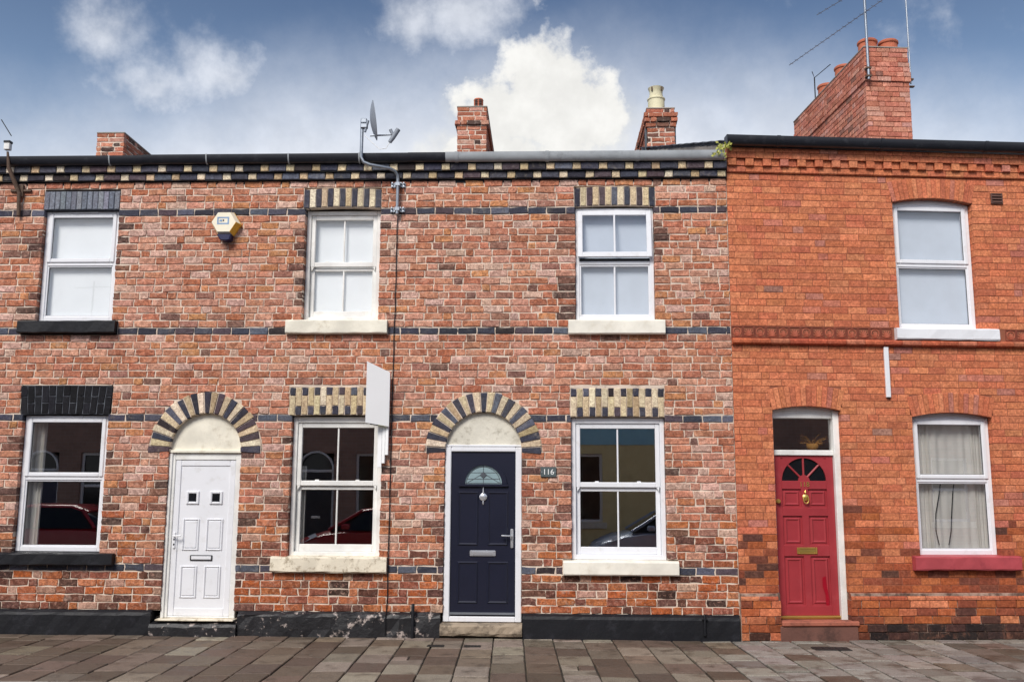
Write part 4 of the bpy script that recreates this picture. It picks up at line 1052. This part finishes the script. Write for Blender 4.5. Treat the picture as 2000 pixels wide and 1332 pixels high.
# ------------------------------------------------------------------ things fixed to the houses
# satellite dish on a cranked pole
q = empty('satellite_dish', (-1.467, -.03, 5.17)); tag(q, 'grey satellite dish on a cranked pole bracketed to the wall above the cable', 'satellite dish')
path = [(-1.467, -.06, 5.14), (-1.467, -.06, 5.58), (-1.472, -.07, 5.64), (-1.50, -.095, 5.685), (-1.56, -.13, 5.71), (-1.80, -.20, 5.735), (-1.88, -.215, 5.765), (-1.91, -.22, 5.83), (-1.91, -.22, 6.30)]
f = MB(); f.tube(path, .021, 12); f.build('pole', 'galv', q, True)
for zz in (5.20, 5.525):
    f = MB(); f.box((-1.56, -.012, zz - .03), (-1.375, .0, zz + .03), .003); f.box((-1.50, -.085, zz - .026), (-1.434, -.012, zz + .026), .006); B = f.build('wall_bracket', 'galv', q)
    for sx in (-1.54, -1.50, -1.43, -1.395):
        for dz in (-.022, .022): f = MB(); f.lathe([(.0, 0), (.012, .002), (.012, .028), (0, .03)], (sx, -.012, zz + dz), 8, 'y'); f.build('bolt', 'galv', B)
dc = Vector((-1.80, -.24, 6.30)); ax_ = Vector((.97, .20, .14)).normalized(); a1 = ax_.cross(Vector((0, 0, 1))).normalized(); a2 = a1.cross(ax_)
f = MB(); vs = []; fs = []; nr, na = 6, 28
for side in (0, 1):
    for i in range(nr + 1):
        rr = i / nr
        for k in range(na):
            t_ = 2 * math.pi * k / na; p = dc + a1 * (.22 * rr * math.cos(t_)) + a2 * (.255 * rr * math.sin(t_)) + ax_ * (.055 * rr * rr - .006 * side); vs.append(tuple(p))
o_ = (nr + 1) * na
for side in (0, 1):
    for i in range(nr):
        for k in range(na): fs.append((side * o_ + i * na + k, side * o_ + i * na + (k + 1) % na, side * o_ + (i + 1) * na + (k + 1) % na, side * o_ + (i + 1) * na + k))
for k in range(na): fs.append((nr * na + k, nr * na + (k + 1) % na, o_ + nr * na + (k + 1) % na, o_ + nr * na + k))
f.add(vs, fs); f.build('reflector', 'dish', q, True)
f = MB(); f.box((-1.925, -.26, 6.20), (-1.84, -.19, 6.26), .008); f.box((-1.925, -.25, 6.27), (-1.85, -.2, 6.33), .008); f.tube([(-1.87, -.235, 6.15), (-1.83, -.24, 6.30)], .016, 8); f.build('mount', 'galv', q)
arm_a = dc - a2 * .2; arm_b = Vector((-1.52, -.22, 6.12))
f = MB(); f.tube([tuple(arm_a + ax_ * -.03), tuple(arm_b)], .011, 8); f.build('feed_arm', 'galv', q, True)
f = MB(); d_ = Vector((-.30, 0, -.5)).normalized(); f.tube([tuple(arm_b + Vector((.07, 0, .07))), tuple(arm_b + Vector((.0, 0, -.045))), tuple(arm_b + Vector((-.035, 0, -.10)))], [.030, .030, .024], 14); f.tube([tuple(arm_b + Vector((0, 0, .0))), tuple(arm_b + Vector((-.03, 0, .065)))], [.02, .022], 10); f.build('receiver', 'dish', q, True)
f = MB(); f.tube([tuple(arm_b + Vector((-.035, 0, -.1))), (-1.60, -.22, 5.94), (-1.68, -.22, 5.93), (-1.78, -.22, 6.02), (-1.88, -.225, 6.12)], .004, 6); f.build('lead_wire', 'white', q, True)
# cable
f = MB(); pts = []
for i in range(29):
    zz = 5.14 - i * (5.14 - .29) / 28; pts.append((-1.467 - .02 * (i / 28) + rng.uniform(-.005, .005), -.014, zz))
f.tube(pts + [(-1.49, -.062, .26), (-1.49, -.066, .03)], .0065, 6); tag(f.build('cable', 'blackplastic', smooth=True), 'thin black cable running down the brick wall from the satellite pole', 'cable')
# alarm box
hx, hz = -3.635, 5.0
q = empty('alarm_box', (hx, 0, hz)); tag(q, 'hexagonal ivory and yellow burglar alarm box high on the brick wall', 'alarm box')
hexa = lambda r, k=1.: [(hx + r * math.cos(R(t_)), hz + .02 + r * k * math.sin(R(t_))) for t_ in range(0, 360, 60)]
f = MB(); f.prism(hexa(.185, .93), -.05, 0); f.build('back_plate', 'yellow', q)
f = MB(); A_ = hexa(.183, .93); B_ = [(hx - .015 + (x - hx) * .82, z + .012) for x, z in hexa(.183 * .98, .93)]
B_ = [(hx - .012 + (x - hx) * .84, hz + .03 + (z - hz - .02) * .84) for x, z in A_]
f.add([(x, -.05, z) for x, z in A_] + [(x, -.115, z) for x, z in B_], [tuple(range(6, 12))] + [(k, (k + 1) % 6, 6 + (k + 1) % 6, 6 + k) for k in range(6)]); f.build('cover', 'ivory', q)
f = MB(); f.add([(x, y, z) for (x, z), y in zip([A_[5], A_[0], B_[0], B_[5]], (-.05, -.05, -.115, -.115))] + [(x + .003, y - .002, z - .002) for (x, z), y in zip([A_[5], A_[0], B_[0], B_[5]], (-.05, -.05, -.115, -.115))], [(0, 1, 2, 3), (4, 5, 6, 7), (0, 1, 5, 4), (1, 2, 6, 5), (2, 3, 7, 6), (3, 0, 4, 7)]); f.build('side_label', 'yellow', q)
bx = hx - .02
f = MB(); bars(f, bx - .075, bx + .075, hz + .0, hz + .095, .018, -.118, -.112, .0); f.box((bx - .045, -.1185, hz + .035), (bx - .01, -.112, hz + .06)); f.build('printed_mark', 'bluemark', q)
f = MB(); f.box((bx - .002, -.119, hz + .04), (bx + .012, -.112, hz + .062)); f.build('printed_dot', 'navyplastic', q)
f = MB(); f.prism([(hx - .10, hz - .125), (hx + .085, hz - .125), (hx + .075, hz - .195), (hx + .03, hz - .21), (hx - .05, hz - .20)], -.11, 0, .01); f.build('strobe_lens', 'navyplastic', q)
# house number plaque
f = MB(); f.box((.335, -.022, 1.875), (.525, -.004, 1.995), .004); q = f.build('number_plaque', 'plaque'); tag(q, 'small slate number plaque reading 116 beside the navy door', 'plaque')
text_mb('116', .092, .43, -.0225, 1.934, .0015).build('numerals', 'white', q)
for sx in (.352, .508): f = MB(); f.lathe([(0, 0), (.006, .001), (.006, .003), (0, .004)], (sx, -.022, 1.935), 8, 'y'); f.build('screw', 'chrome', q)
# estate agent's board, blank
q = empty('estate_board', (-1.52, -.02, 2.03)); tag(q, 'blank white estate agent board on battens fixed beside the lower window', 'sign board')
P0, P1 = Vector((-1.503, -.09)), Vector((-1.765, -.215)); nn = Vector((P1 - P0)).normalized(); pn = Vector((-nn.y, nn.x)) * .008
def bplate(mb, a, b, z00, z01, z10, z11, th=1):
    w = pn * th
    mb.add([(a.x, a.y, z00), (b.x, b.y, z10), (b.x, b.y, z11), (a.x, a.y, z01), (a.x + w.x, a.y + w.y, z00), (b.x + w.x, b.y + w.y, z10), (b.x + w.x, b.y + w.y, z11), (a.x + w.x, a.y + w.y, z01)], [(0, 1, 2, 3), (4, 5, 6, 7), (0, 1, 5, 4), (1, 2, 6, 5), (2, 3, 7, 6), (3, 0, 4, 7)])
f = MB(); bplate(f, P0, P1, 2.47, 3.13, 2.51, 3.25); f.build('board_panel', 'board', q)
f = MB(); pm = P0.lerp(P1, .45); bplate(f, P0 - pn * .6, pm - pn * .6, 2.472, 2.515, 2.478, 2.515, .5); f.build('printed_strip', 'lime', q)
f = MB(); bplate(f, pm - pn * .6, P0.lerp(P1, .8) - pn * .6, 2.478, 2.51, 2.49, 2.51, .5); f.build('dark_strip', 'blackplastic', q)
for (xx, zb, w, yy) in ((-1.525, 2.13, .036, -.05), (-1.565, 2.03, .036, -.045), (-1.612, 1.98, .05, -.04)):
    f = MB(); f.box((xx - w / 2, yy - .022, zb), (xx + w / 2, yy + .03, 3.1 if xx > -1.53 else 2.62), .003); f.build('batten', 'board', q)
# vent pipe at the plinth
f = MB(); f.tube([(-1.165, -.085, .0), (-1.165, -.085, .36), (-1.165, -.07, .385)], .020, 10); f.box((-1.20, -.10, .28), (-1.13, -.05, .305), .004); tag(f.build('vent_pipe', 'blackpaint', smooth=True, base=True), 'short black pipe standing against the peeling black plinth', 'pipe')
f = MB(); f.tube([(2.245, -.07, .06), (2.245, -.07, .25), (2.245, -.058, .29)], .016, 10); f.box((2.215, -.085, .235), (2.275, -.05, .255), .003); tag(f.build('vent_pipe', 'blackpaint', smooth=True, base=True), 'thin black pipe on the clean black plinth near the red house', 'pipe')
# gutter weed
q = empty('gutter_weed', (2.60, -.10, 5.86)); tag(q, 'yellow-green weed sprouting from the gutter end at the house joint', 'weed')
f = MB(); fl = MB()
for i in range(14):
    t_ = rng.uniform(0, 6.28); l = rng.uniform(.06, .15); top = (2.61 + l * math.cos(t_) * .9, -.13 + l * math.sin(t_) * .7 - .03, 5.88 + rng.uniform(-.06, .13)); f.tube([(2.61, -.10, 5.86), ((2.61 + top[0]) / 2, (-.12 + top[1]) / 2, top[2] + .01), top], .003, 5)
    for k in range(7):
        c = Vector(top) + Vector((rng.uniform(-.03, .03), rng.uniform(-.03, .03), rng.uniform(-.035, .03))); u_ = Vector((rng.uniform(-1, 1), rng.uniform(-1, 1), rng.uniform(-.6, 1))).normalized(); s_ = u_.cross(Vector((0.3, 1, .2))).normalized(); L_ = rng.uniform(.03, .055)
        fl.add([tuple(c), tuple(c + u_ * L_ * .5 + s_ * L_ * .3), tuple(c + u_ * L_), tuple(c + u_ * L_ * .5 - s_ * L_ * .3)], [(0, 1, 2, 3)])
f.build('stem', 'leaf', q); o = fl.build('foliage', 'leaf', q); o['kind'] = 'stuff'
# white conduit and air vent on the red house
f = MB(); f.box((1.897, -.032, 2.855), (1.955, -.001, 3.478), .006); q = f.build('cable_trunking', 'upvc', frame='R'); tag(q, 'white plastic trunking strip hanging below the red house string course', 'trunking')
f = MB(); f.box((1.903, -.027, 2.850), (1.949, -.004, 2.856)); f.build('end_cap', 'blackplastic', q)
q = empty('air_vent', (3.488, 0, 5.34), 'R'); tag(q, 'small brown louvred air vent beside the red house upper window', 'vent')
f = MB(); bars(f, 3.412, 3.565, 5.338, 5.478, .014, -.022, 0, .003); f.box((3.424, -.006, 5.35), (3.553, 0, 5.466)); f.build('frame', 'vent', q)
for i in range(3):
    f = MB(); z = 5.358 + i * .037; f.add([(3.425, -.028, z), (3.552, -.028, z), (3.552, -.008, z + .03), (3.425, -.008, z + .03), (3.425, -.024, z - .003), (3.552, -.024, z - .003), (3.552, -.004, z + .027), (3.425, -.004, z + .027)], [(0, 1, 2, 3), (4, 5, 6, 7), (0, 1, 5, 4), (1, 2, 6, 5), (2, 3, 7, 6), (3, 0, 4, 7)]); f.build('slat', 'vent', q)
# aerial masts on the big stack
def yagi(par, base, tip, n, L_, m, r=.006, vert=.25):
    base, tip = Vector(base), Vector(tip); f = MB(); f.tube([tuple(base), tuple(tip)], r, 6); f.build('boom', m, par)
    d = (tip - base).normalized(); s = d.cross(Vector((0, 0, 1))).normalized()
    for i in range(n):
        p = base + (tip - base) * ((i + .5) / n); f = MB(); ll = L_ * (1 - .4 * i / n); f.tube([tuple(p - s * ll), tuple(p + s * ll)], .0035, 5); f.build('element', m, par)
def on_R(u, y, z): return (u, y, z)
q = empty('aerial', (3.36, 3.17, 8.4), 'R'); tag(q, 'tall steel aerial mast strapped to the left corner of the big red chimney', 'aerial')
f = MB(); f.tube([(3.375, 3.12, 8.42), (3.375, 3.12, 11.2)], .022, 10); f.build('mast', 'galv', q, True)
f = MB(); f.box((3.33, 3.09, 8.46), (3.42, 3.175, 8.49), .003); f.box((3.33, 3.09, 8.60), (3.42, 3.175, 8.63), .003); f.build('lashing_bracket', 'rust', q)
yagi(q, (3.62, 2.3, 9.62), (2.75, 5.0, 9.52), 20, .06, 'galv', .006)
yagi(q, (3.5, 2.8, 10.05), (2.95, 4.1, 10.05), 9, .06, 'galv', .006)
q = empty('aerial', (4.13, 3.25, 8.4), 'R'); tag(q, 'thin aerial mast on the right flank of the big red chimney', 'aerial')
f = MB(); f.tube([(4.15, 3.25, 8.42), (4.155, 3.25, 11.2)], .014, 8); f.build('mast', 'galv', q, True)
f = MB(); f.box((4.09, 3.22, 8.48), (4.19, 3.28, 8.51), .003); f.box((4.09, 3.22, 8.36), (4.2, 3.28, 8.38), .003); f.build('lashing_bracket', 'rust', q)
q = empty('aerial', (3.42, 5.1, 9.0), 'R'); tag(q, 'small dark set-top aerial among the rear pots of the big chimney', 'aerial')
f = MB(); f.tube([(3.42, 5.5, 9.0), (3.42, 5.5, 9.52)], .012, 8); f.build('mast', 'iron', q)
f = MB(); f.tube([(3.26, 5.2, 9.5), (3.42, 5.5, 9.52), (3.62, 5.2, 9.66)], .008, 6); f.build('boom', 'iron', q)
# old pole bracket at the far left of the terrace
q = empty('pole_bracket', (-6.5, 0, 5.4)); tag(q, 'rusty wall bracket with a bent pole and a white junction box above the black gutter', 'bracket')
f = MB(); f.tube([(-6.33, -.04, 5.15), (-6.34, -.05, 5.45), (-6.38, -.08, 5.55), (-6.44, -.16, 5.75), (-6.46, -.18, 5.95)], [.022, .026, .028, .024, .014], 10); f.build('pole', 'rust', q, True)
f = MB(); f.box((-6.47, -.03, 5.47), (-6.20, 0, 5.50), .003); f.box((-6.37, -.04, 5.40), (-6.30, 0, 5.56), .004); f.build('wall_bracket', 'rust', q)
f = MB(); f.box((-6.50, -.215, 5.97), (-6.425, -.15, 6.06), .006); B = f.build('junction_box', 'oldwhite', q)
f = MB(); f.box((-6.505, -.22, 6.06), (-6.42, -.145, 6.09), .004); f.build('lid', 'blackplastic', q)
f = MB(); f.tube([(-6.43, -.18, 6.16), (-6.58, -.18, 6.38)], .006, 6); f.build('wire', 'iron', q)
# ------------------------------------------------------------------ blinds and curtains behind the glass
def blind(x0, x1, z0, z1, y, m, label, frame=None):
    f = MB(); f.box((x0, y, z0), (x1, y + .004, z1)); f.tube([(x0, y + .02, z1), (x1, y + .02, z1)], .02, 8); tag(f.build('blind_or_sky_sheet', m, frame=frame), label, 'blind')
blind(-6.0, -5.07, 3.82, 5.22, .155, 'blind', 'pale blind drawn behind the upper window with the grey arch')
blind(-2.62, -1.71, 3.82, 5.20, .205, 'blind', 'white blind drawn behind the upper sash window over the white sill near the dish')
blind(.80, 1.73, 3.82, 5.20, .135, 'bluegrey_blind_and_sky', 'blue-grey blind drawn behind the half-open upper window')
blind(2.15, 3.14, 3.74, 5.32, .175, 'bluegrey_blind_and_sky', 'grey sheet added behind the red house upper window in place of reflected sky', 'R')  # added sheet; its blue-grey colour stands in for sky reflected in the pane
def curtain(x0, x1, z0, z1, y, label, frame=None, waves=9, amp=.03, gather=0):
    f = MB(); n = waves * 8; m = 8; vs = []
    for side in (0, 1):
        for j in range(m + 1):
            zz = z0 + (z1 - z0) * j / m
            for i in range(n + 1):
                t_ = i / n; vs.append((x0 + (x1 - x0) * t_ + rng.uniform(-.001, .001), y + side * .004 + amp * math.sin(t_ * waves * 6.283 + .5 * math.sin(5 * t_ + j * .25)) * (.6 + .4 * math.sin(7 * t_ + 1)), zz))
    k = (n + 1) * (m + 1); fs = []
    for side in (0, 1):
        for j in range(m):
            for i in range(n): fs.append((side * k + j * (n + 1) + i, side * k + j * (n + 1) + i + 1, side * k + (j + 1) * (n + 1) + i + 1, side * k + (j + 1) * (n + 1) + i))
    f.add(vs, fs); tag(f.build('curtain', 'curtain', smooth=True, frame=frame), label, 'curtain')
curtain(2.22, 2.50, .98, 2.60, .21, 'gathered pale curtain at the door side of the red house lower window', 'R', 6, .03)
curtain(2.50, 3.05, .98, 2.60, .20, 'flat white net curtain in the middle of the red house lower window', 'R', 5, .012)
curtain(3.02, 3.22, .98, 2.60, .21, 'gathered pale curtain at the far side of the red house lower window', 'R', 5, .03)
curtain(-6.06, -5.86, .96, 2.59, .20, 'white curtain behind the lower window with the black arch', None, 4, .03)
curtain(-2.69, -2.56, .95, 2.0, .22, 'grey-white curtain gathered at the edge of the lower sash window by the blank board', None, 3, .025)
for k, (u0, lb) in enumerate(((2.55, 'black cord hanging behind the red house lower window, nearer the door'), (2.72, 'black cord hanging behind the middle of the red house lower window'))):
    f = MB(); f.tube([(u0 + .06, .165, 1.86), (u0 + .03, .165, 1.70), (u0 - .03 + .03 * k, .165, 1.45), (u0 - .04 + .02 * k, .165, 1.25), (u0 - .01 - .05 * k, .165, 1.08)], .006, 6); tag(f.build('cord', 'blackplastic', frame='R', smooth=True), lb, 'cord')
# dried flowers behind the transom light
q = empty('dried_flowers', (1.06, .3, 2.215), 'R'); tag(q, 'golden dried flowers in a bowl behind the transom light of the red door', 'flowers')
f = MB(); f.lathe([(.04, 0), (.06, .02), (.075, .06), (.07, .085), (.055, .08), (0, .05)], (1.06, .28, 2.215), 16); f.build('bowl', 'gold', q, True)
for i in range(26):
    t_ = rng.uniform(0, 6.28); L_ = rng.uniform(.06, .2); tip = Vector((1.06 + math.cos(t_) * L_ * 1.05, .28 + math.sin(t_) * L_ * .4, 2.29 + rng.uniform(-.01, .15))); f = MB()
    f.tube([(1.06, .28, 2.27), tuple((tip + Vector((1.06, .28, 2.33))) / 2), tuple(tip)], .0025, 5)
    for k in range(4):
        c = tip + Vector((rng.uniform(-.02, .02), 0, rng.uniform(-.02, .02))); s_ = rng.uniform(.012, .026); an = rng.uniform(0, 3)
        f.add([tuple(c), (c.x + s_ * math.cos(an) * .5 - s_ * .2, c.y - .01, c.z + s_ * .5), (c.x + s_ * math.cos(an), c.y, c.z + s_ * math.sin(an)), (c.x + s_ * math.cos(an) * .5 + s_ * .2, c.y + .008, c.z)], [(0, 1, 2, 3)])
    f.build('flower', 'gold', q)
# ------------------------------------------------------------------ the other side of the street, behind the camera (seen in the window glass)
def course_mat(name, c1, c2, mo):
    m, t, b = new_mat(name); g = t.nodes.new('ShaderNodeNewGeometry'); sp = t.nodes.new('ShaderNodeSeparateXYZ'); cb_ = t.nodes.new('ShaderNodeCombineXYZ')
    t.links.new(g.outputs['Position'], sp.inputs[0]); t.links.new(sp.outputs[0], cb_.inputs[0]); t.links.new(sp.outputs[2], cb_.inputs[1])
    k = t.nodes.new('ShaderNodeTexBrick'); t.links.new(cb_.outputs[0], k.inputs['Vector'])
    k.inputs['Color1'].default_value = (*lin(c1), 1); k.inputs['Color2'].default_value = (*lin(c2), 1); k.inputs['Mortar'].default_value = (*lin(mo), 1)
    k.inputs['Scale'].default_value = 1; k.inputs['Brick Width'].default_value = .236; k.inputs['Row Height'].default_value = .09; k.inputs['Mortar Size'].default_value = .006
    t.links.new(k.outputs[0], b.inputs['Base Color']); b.inputs['Roughness'].default_value = .9; return m
M['oppbrick'] = course_mat('far_side_brick', 'b08a7c', '96766a', 'a89c92')
M['yellowrender'] = mat('yellow_render', 'f0dca4', .9, dirt='d8c088', dirt_amt=.4, var=.04)
M['bluerender'] = mat('blue_render', 'a8dcee', .9, var=.05)
M['carred'] = mat('car_red', 'a81c2c', .22, var=.03); M['carblue'] = mat('car_grey_blue', 'b4c0d2', .22, .2, var=.03)
M['tyre'] = mat('tyre', '17171a', .8); M['lamp'] = mat('car_lamp', 'dfe4ea', .12)
OY = -12.75
sheet('opposite_pavement', quad(-40, 40, -12.9, -10.2), -.004, 'stone')
def opp_house(x0, x1, wm, label, dm, upper=None, chim=True):
    xm = (x0 + x1) / 2; h = empty('terraced_house', (xm, OY, 0)); tag(h, label, 'house', 'houses across the street')
    B = lambda name, m, par, *bs: (lambda q: ([q.box(a, b, e) for a, b, e in bs], q.build(name, m, par))[1])(MB())
    dx, wx = (x0 + (x1 - x0) * .27, x0 + (x1 - x0) * .71) if not upper else (x0 + (x1 - x0) * .85, x0 + (x1 - x0) * .17)
    B('wall', wm, h, *[((p_, OY - .3, 0), (q_, OY, 2.62), 0) for p_, q_ in zip([x0 + .003] + sorted((dx + .47, wx + .55)), sorted((dx - .47, wx - .55)) + [x1 - .003])], ((wx - .55, OY - .3, 0), (wx + .55, OY, .9), 0),
      ((x0 + .003, OY - .3, 2.62), (x1 - .003, OY, 3.8 if not upper else 2.85), 0))
    zu = 3.8 if not upper else 2.85
    B('upper_wall', upper or wm, h, ((x0 + .003, OY - .3, zu), (wx - .48, OY + (.02 if upper else 0), 5.55), 0), ((wx + .48, OY - .3, zu), (x1 - .003, OY + (.02 if upper else 0), 5.55), 0), ((wx - .48, OY - .3, 5.2), (wx + .48, OY + (.02 if upper else 0), 5.55), 0), ((wx - .48, OY - .3, zu), (wx + .48, OY + (.02 if upper else 0), 3.801), 0))
    for (a, b, c, d) in ((wx - .55, wx + .55, .9, 2.62), (wx - .48, wx + .48, 3.8, 5.2)):
        q = MB(); bars(q, a, b, c, d, .07, OY - .16, OY - .08); q.box((a + .07, OY - .158, (c + d) / 2 - .035), (b - .07, OY - .082, (c + d) / 2 + .035), .004); w = q.build('window', 'upvc', h)
        B('pane', 'darkglass', w, ((a + .07, OY - .14, c + .07), (b - .07, OY - .13, d - .07), 0)); B('sill', 'cream', w, ((a - .1, OY - .2, c - .16), (b + .1, OY + .06, c - .001), .01))
    q = MB(); bars(q, dx - .47, dx + .47, .15, 2.2, .07, OY - .18, OY - .09); q.build('door_frame', 'upvc', h)
    D = B('door', dm, h, ((dx - .40, OY - .17, .2), (dx + .40, OY - .12, 2.13), .01)); B('letterbox', 'chrome', D, ((dx - .12, OY - .12, .95), (dx + .12, OY - .105, 1.02), .004))
    q = MB(); q.prism([(dx + .47, 2.2)] + arc(dx, 2.2, .42, 0, 180, 16) + [(dx - .47, 2.2)], OY - .2, OY - .15); q.build('fanlight', 'darkglass', h)
    q = MB(); q.strip(arc(dx, 2.2, .42, 0, 180, 20), arc(dx, 2.2, .47, 0, 180, 20), OY - .19, OY + .01); q.build('arch_trim', 'upvc', h)
    B('doorstep', 'stone', h, ((dx - .5, OY - .3, 0), (dx + .5, OY + .12, .15), .01)); B('room', 'plaster', h, ((x0 + .1, OY - 3, 0), (x1 - .1, OY - 2.9, 5.4), 0))
    q = MB(); t = math.tan(R(17)); yb = OY - 4.6
    for (ya, za, yc, zc) in ((OY + .15, 5.62, yb, 5.62 + 4.75 * t), (yb, 5.62 + 4.75 * t, OY - 9.2, 5.62)):
        q.add([(x0, ya, za), (x1, ya, za), (x1, yc, zc), (x0, yc, zc), (x0, ya, za - .06), (x1, ya, za - .06), (x1, yc, zc - .06), (x0, yc, zc - .06)], [(0, 1, 2, 3), (4, 5, 6, 7), (0, 1, 5, 4), (1, 2, 6, 5), (2, 3, 7, 6), (3, 0, 4, 7)])
    q.build('roof', 'slate', h)
    q = MB(); q.tube([(x0, OY + .12, 5.6), (x1, OY + .12, 5.6)], .055, 10); q.build('gutter', 'gutter_black', h)
    B('back_wall', wm, h, ((x0 + .003, OY - 9.0, 0), (x1 - .003, OY - 8.8, 5.5), 0))
    return h
cols_ = ['navy', 'reddoor', 'navyplastic', 'oldwhite']; xx = -20.9
wh = ['the first', 'the second', 'the third', 'the fourth', 'the fifth', 'the sixth', 'the seventh', 'the eighth', 'the ninth', 'the tenth', 'the eleventh', 'the twelfth']
i = 0
while xx < 20:
    yl = .5 < xx + .2 < 4
    opp_house(xx, xx + 3.6, 'yellowrender' if yl else 'oppbrick', 'rendered house across the street, yellow below and pale blue above' if yl else 'plain brick terraced house across the street, %s house of its row' % wh[i].replace('the ', ''), cols_[i % 4], 'bluerender' if yl else None)
    xx += 3.6; i += 1
q = empty('aerial', (-13.3, -16.0, 6.3)); tag(q, 'television aerial on a roof across the street', 'aerial')
f = MB(); f.tube([(-13.3, -16.0, 6.3), (-13.3, -16.0, 7.9)], .025, 8); f.build('mast', 'iron', q); yagi(q, (-13.9, -16, 7.7), (-12.8, -16.3, 7.8), 10, .3, 'iron', .015)
def car(x0, y, body, label):
    """small hatchback facing -x, nose at x0"""
    c = empty('parked_car', (x0 + 1.85, y, -.11)); tag(c, label, 'car', 'cars parked across the street'); g = -.11
    def loft(name, m, secs, par, smooth=True):
        q = MB(); n = len(secs[0]); vs = [p for s_ in secs for p in s_]; fs = [(i_ * n + k, i_ * n + (k + 1) % n, (i_ + 1) * n + (k + 1) % n, (i_ + 1) * n + k) for i_ in range(len(secs) - 1) for k in range(n)] + [tuple(range(n)), tuple(range((len(secs) - 1) * n, len(secs) * n))]
        q.add(vs, fs); return q.build(name, m, par, smooth)
    def sec(x, hw, z0, z1, cr):   # rounded body section
        return [(x, y + s_ * hw * a, g + z0 + (z1 - z0) * b) for s_, a, b in ((-1, .82, 0), (-1, .98, .2), (-1, 1, .55), (-1, .93, .9), (-1, .75, 1 + cr * .5), (-1, .3, 1 + cr), (1, .3, 1 + cr), (1, .75, 1 + cr * .5), (1, .93, .9), (1, 1, .55), (1, .98, .2), (1, .82, 0))]
    body_ = loft('body', body, [sec(x0 + dx, hw, z0, z1, .03) for dx, hw, z0, z1 in ((0, .60, .32, .58), (.06, .72, .24, .68), (.3, .82, .2, .80), (.7, .85, .18, .92), (1.15, .85, .18, .99), (1.9, .86, .18, 1.0), (2.9, .86, .18, 1.02), (3.45, .84, .2, 1.0), (3.66, .78, .26, .92), (3.72, .68, .34, .75))], c)
    def cab(x, hwb, hwt, zb, zt): return [(x, y - hwb, g + zb), (x + 0, y - hwt, g + zt), (x, y - hwt * .6, g + zt + .03), (x, y + hwt * .6, g + zt + .03), (x, y + hwt, g + zt), (x, y + hwb, g + zb)]
    loft('cabin_glass', 'darkglass', [cab(x0 + .85, .72, .66, .95, .97), cab(x0 + 1.5, .78, .60, .96, 1.36), cab(x0 + 2.0, .79, .60, .97, 1.44), cab(x0 + 2.9, .79, .60, .97, 1.42), cab(x0 + 3.45, .76, .56, .97, 1.15), cab(x0 + 3.6, .72, .6, .95, .99)], c)
    loft('roof', body, [cab(x0 + 1.45, .62, .58, 1.34, 1.37), cab(x0 + 2.0, .625, .59, 1.41, 1.455), cab(x0 + 2.9, .625, .59, 1.39, 1.435), cab(x0 + 3.2, .60, .56, 1.28, 1.31)], c)
    for s_ in (-1, 1):
        for (xa, za, xb, zb) in ((.85, .97, 1.52, 1.37), (2.2, .98, 2.18, 1.43), (3.5, .98, 3.12, 1.36)):
            q = MB(); q.tube([(x0 + xa, y + s_ * .785, g + za), (x0 + xb, y + s_ * .615, g + zb)], .035, 8); q.build('pillar', body, c)
        q = MB(); q.box((x0 + 1.15, y + s_ * .86, g + .98), (x0 + 1.32, y + s_ * 1.02, g + 1.10), .03); q.build('wing_mirror', body, c)
        q = MB(); q.add([(x0 + .03, y + s_ * .45, g + .60), (x0 + .10, y + s_ * .73, g + .62), (x0 + .62, y + s_ * .86, g + .84), (x0 + .55, y + s_ * .72, g + .90), (x0 + .12, y + s_ * .48, g + .735)], [(0, 1, 2, 3, 4)]); q.build('headlight', 'lamp', c)
        for wx in (.72, 3.0):
            q = MB(); vs = []; q.lathe([(.0, -.09), (.29, -.09), (.31, -.05), (.31, .05), (.29, .09), (0, .09)], (x0 + wx, y + s_ * .80, g + .31), 20, 'y'); w = q.build('wheel', 'tyre', c, True)
            q = MB(); q.lathe([(0, -.105), (.2, -.1), (.2, .1), (0, .105)], (x0 + wx, y + s_ * .80, g + .31), 16, 'y'); q.build('rim', 'galv', w, True)
    q = MB(); q.box((x0 - .012, y - .4, g + .36), (x0 + .06, y + .4, g + .5), .02); q.build('grille', 'blackplastic', c)
car(-5.0, -9.1, 'carred', 'dark red hatchback parked opposite the white door')
car(-12.6, -9.1, 'carred', 'dark red hatchback parked opposite the house with black sills')
car(1.35, -9.15, 'carblue', 'grey-blue hatchback parked opposite the navy door house')
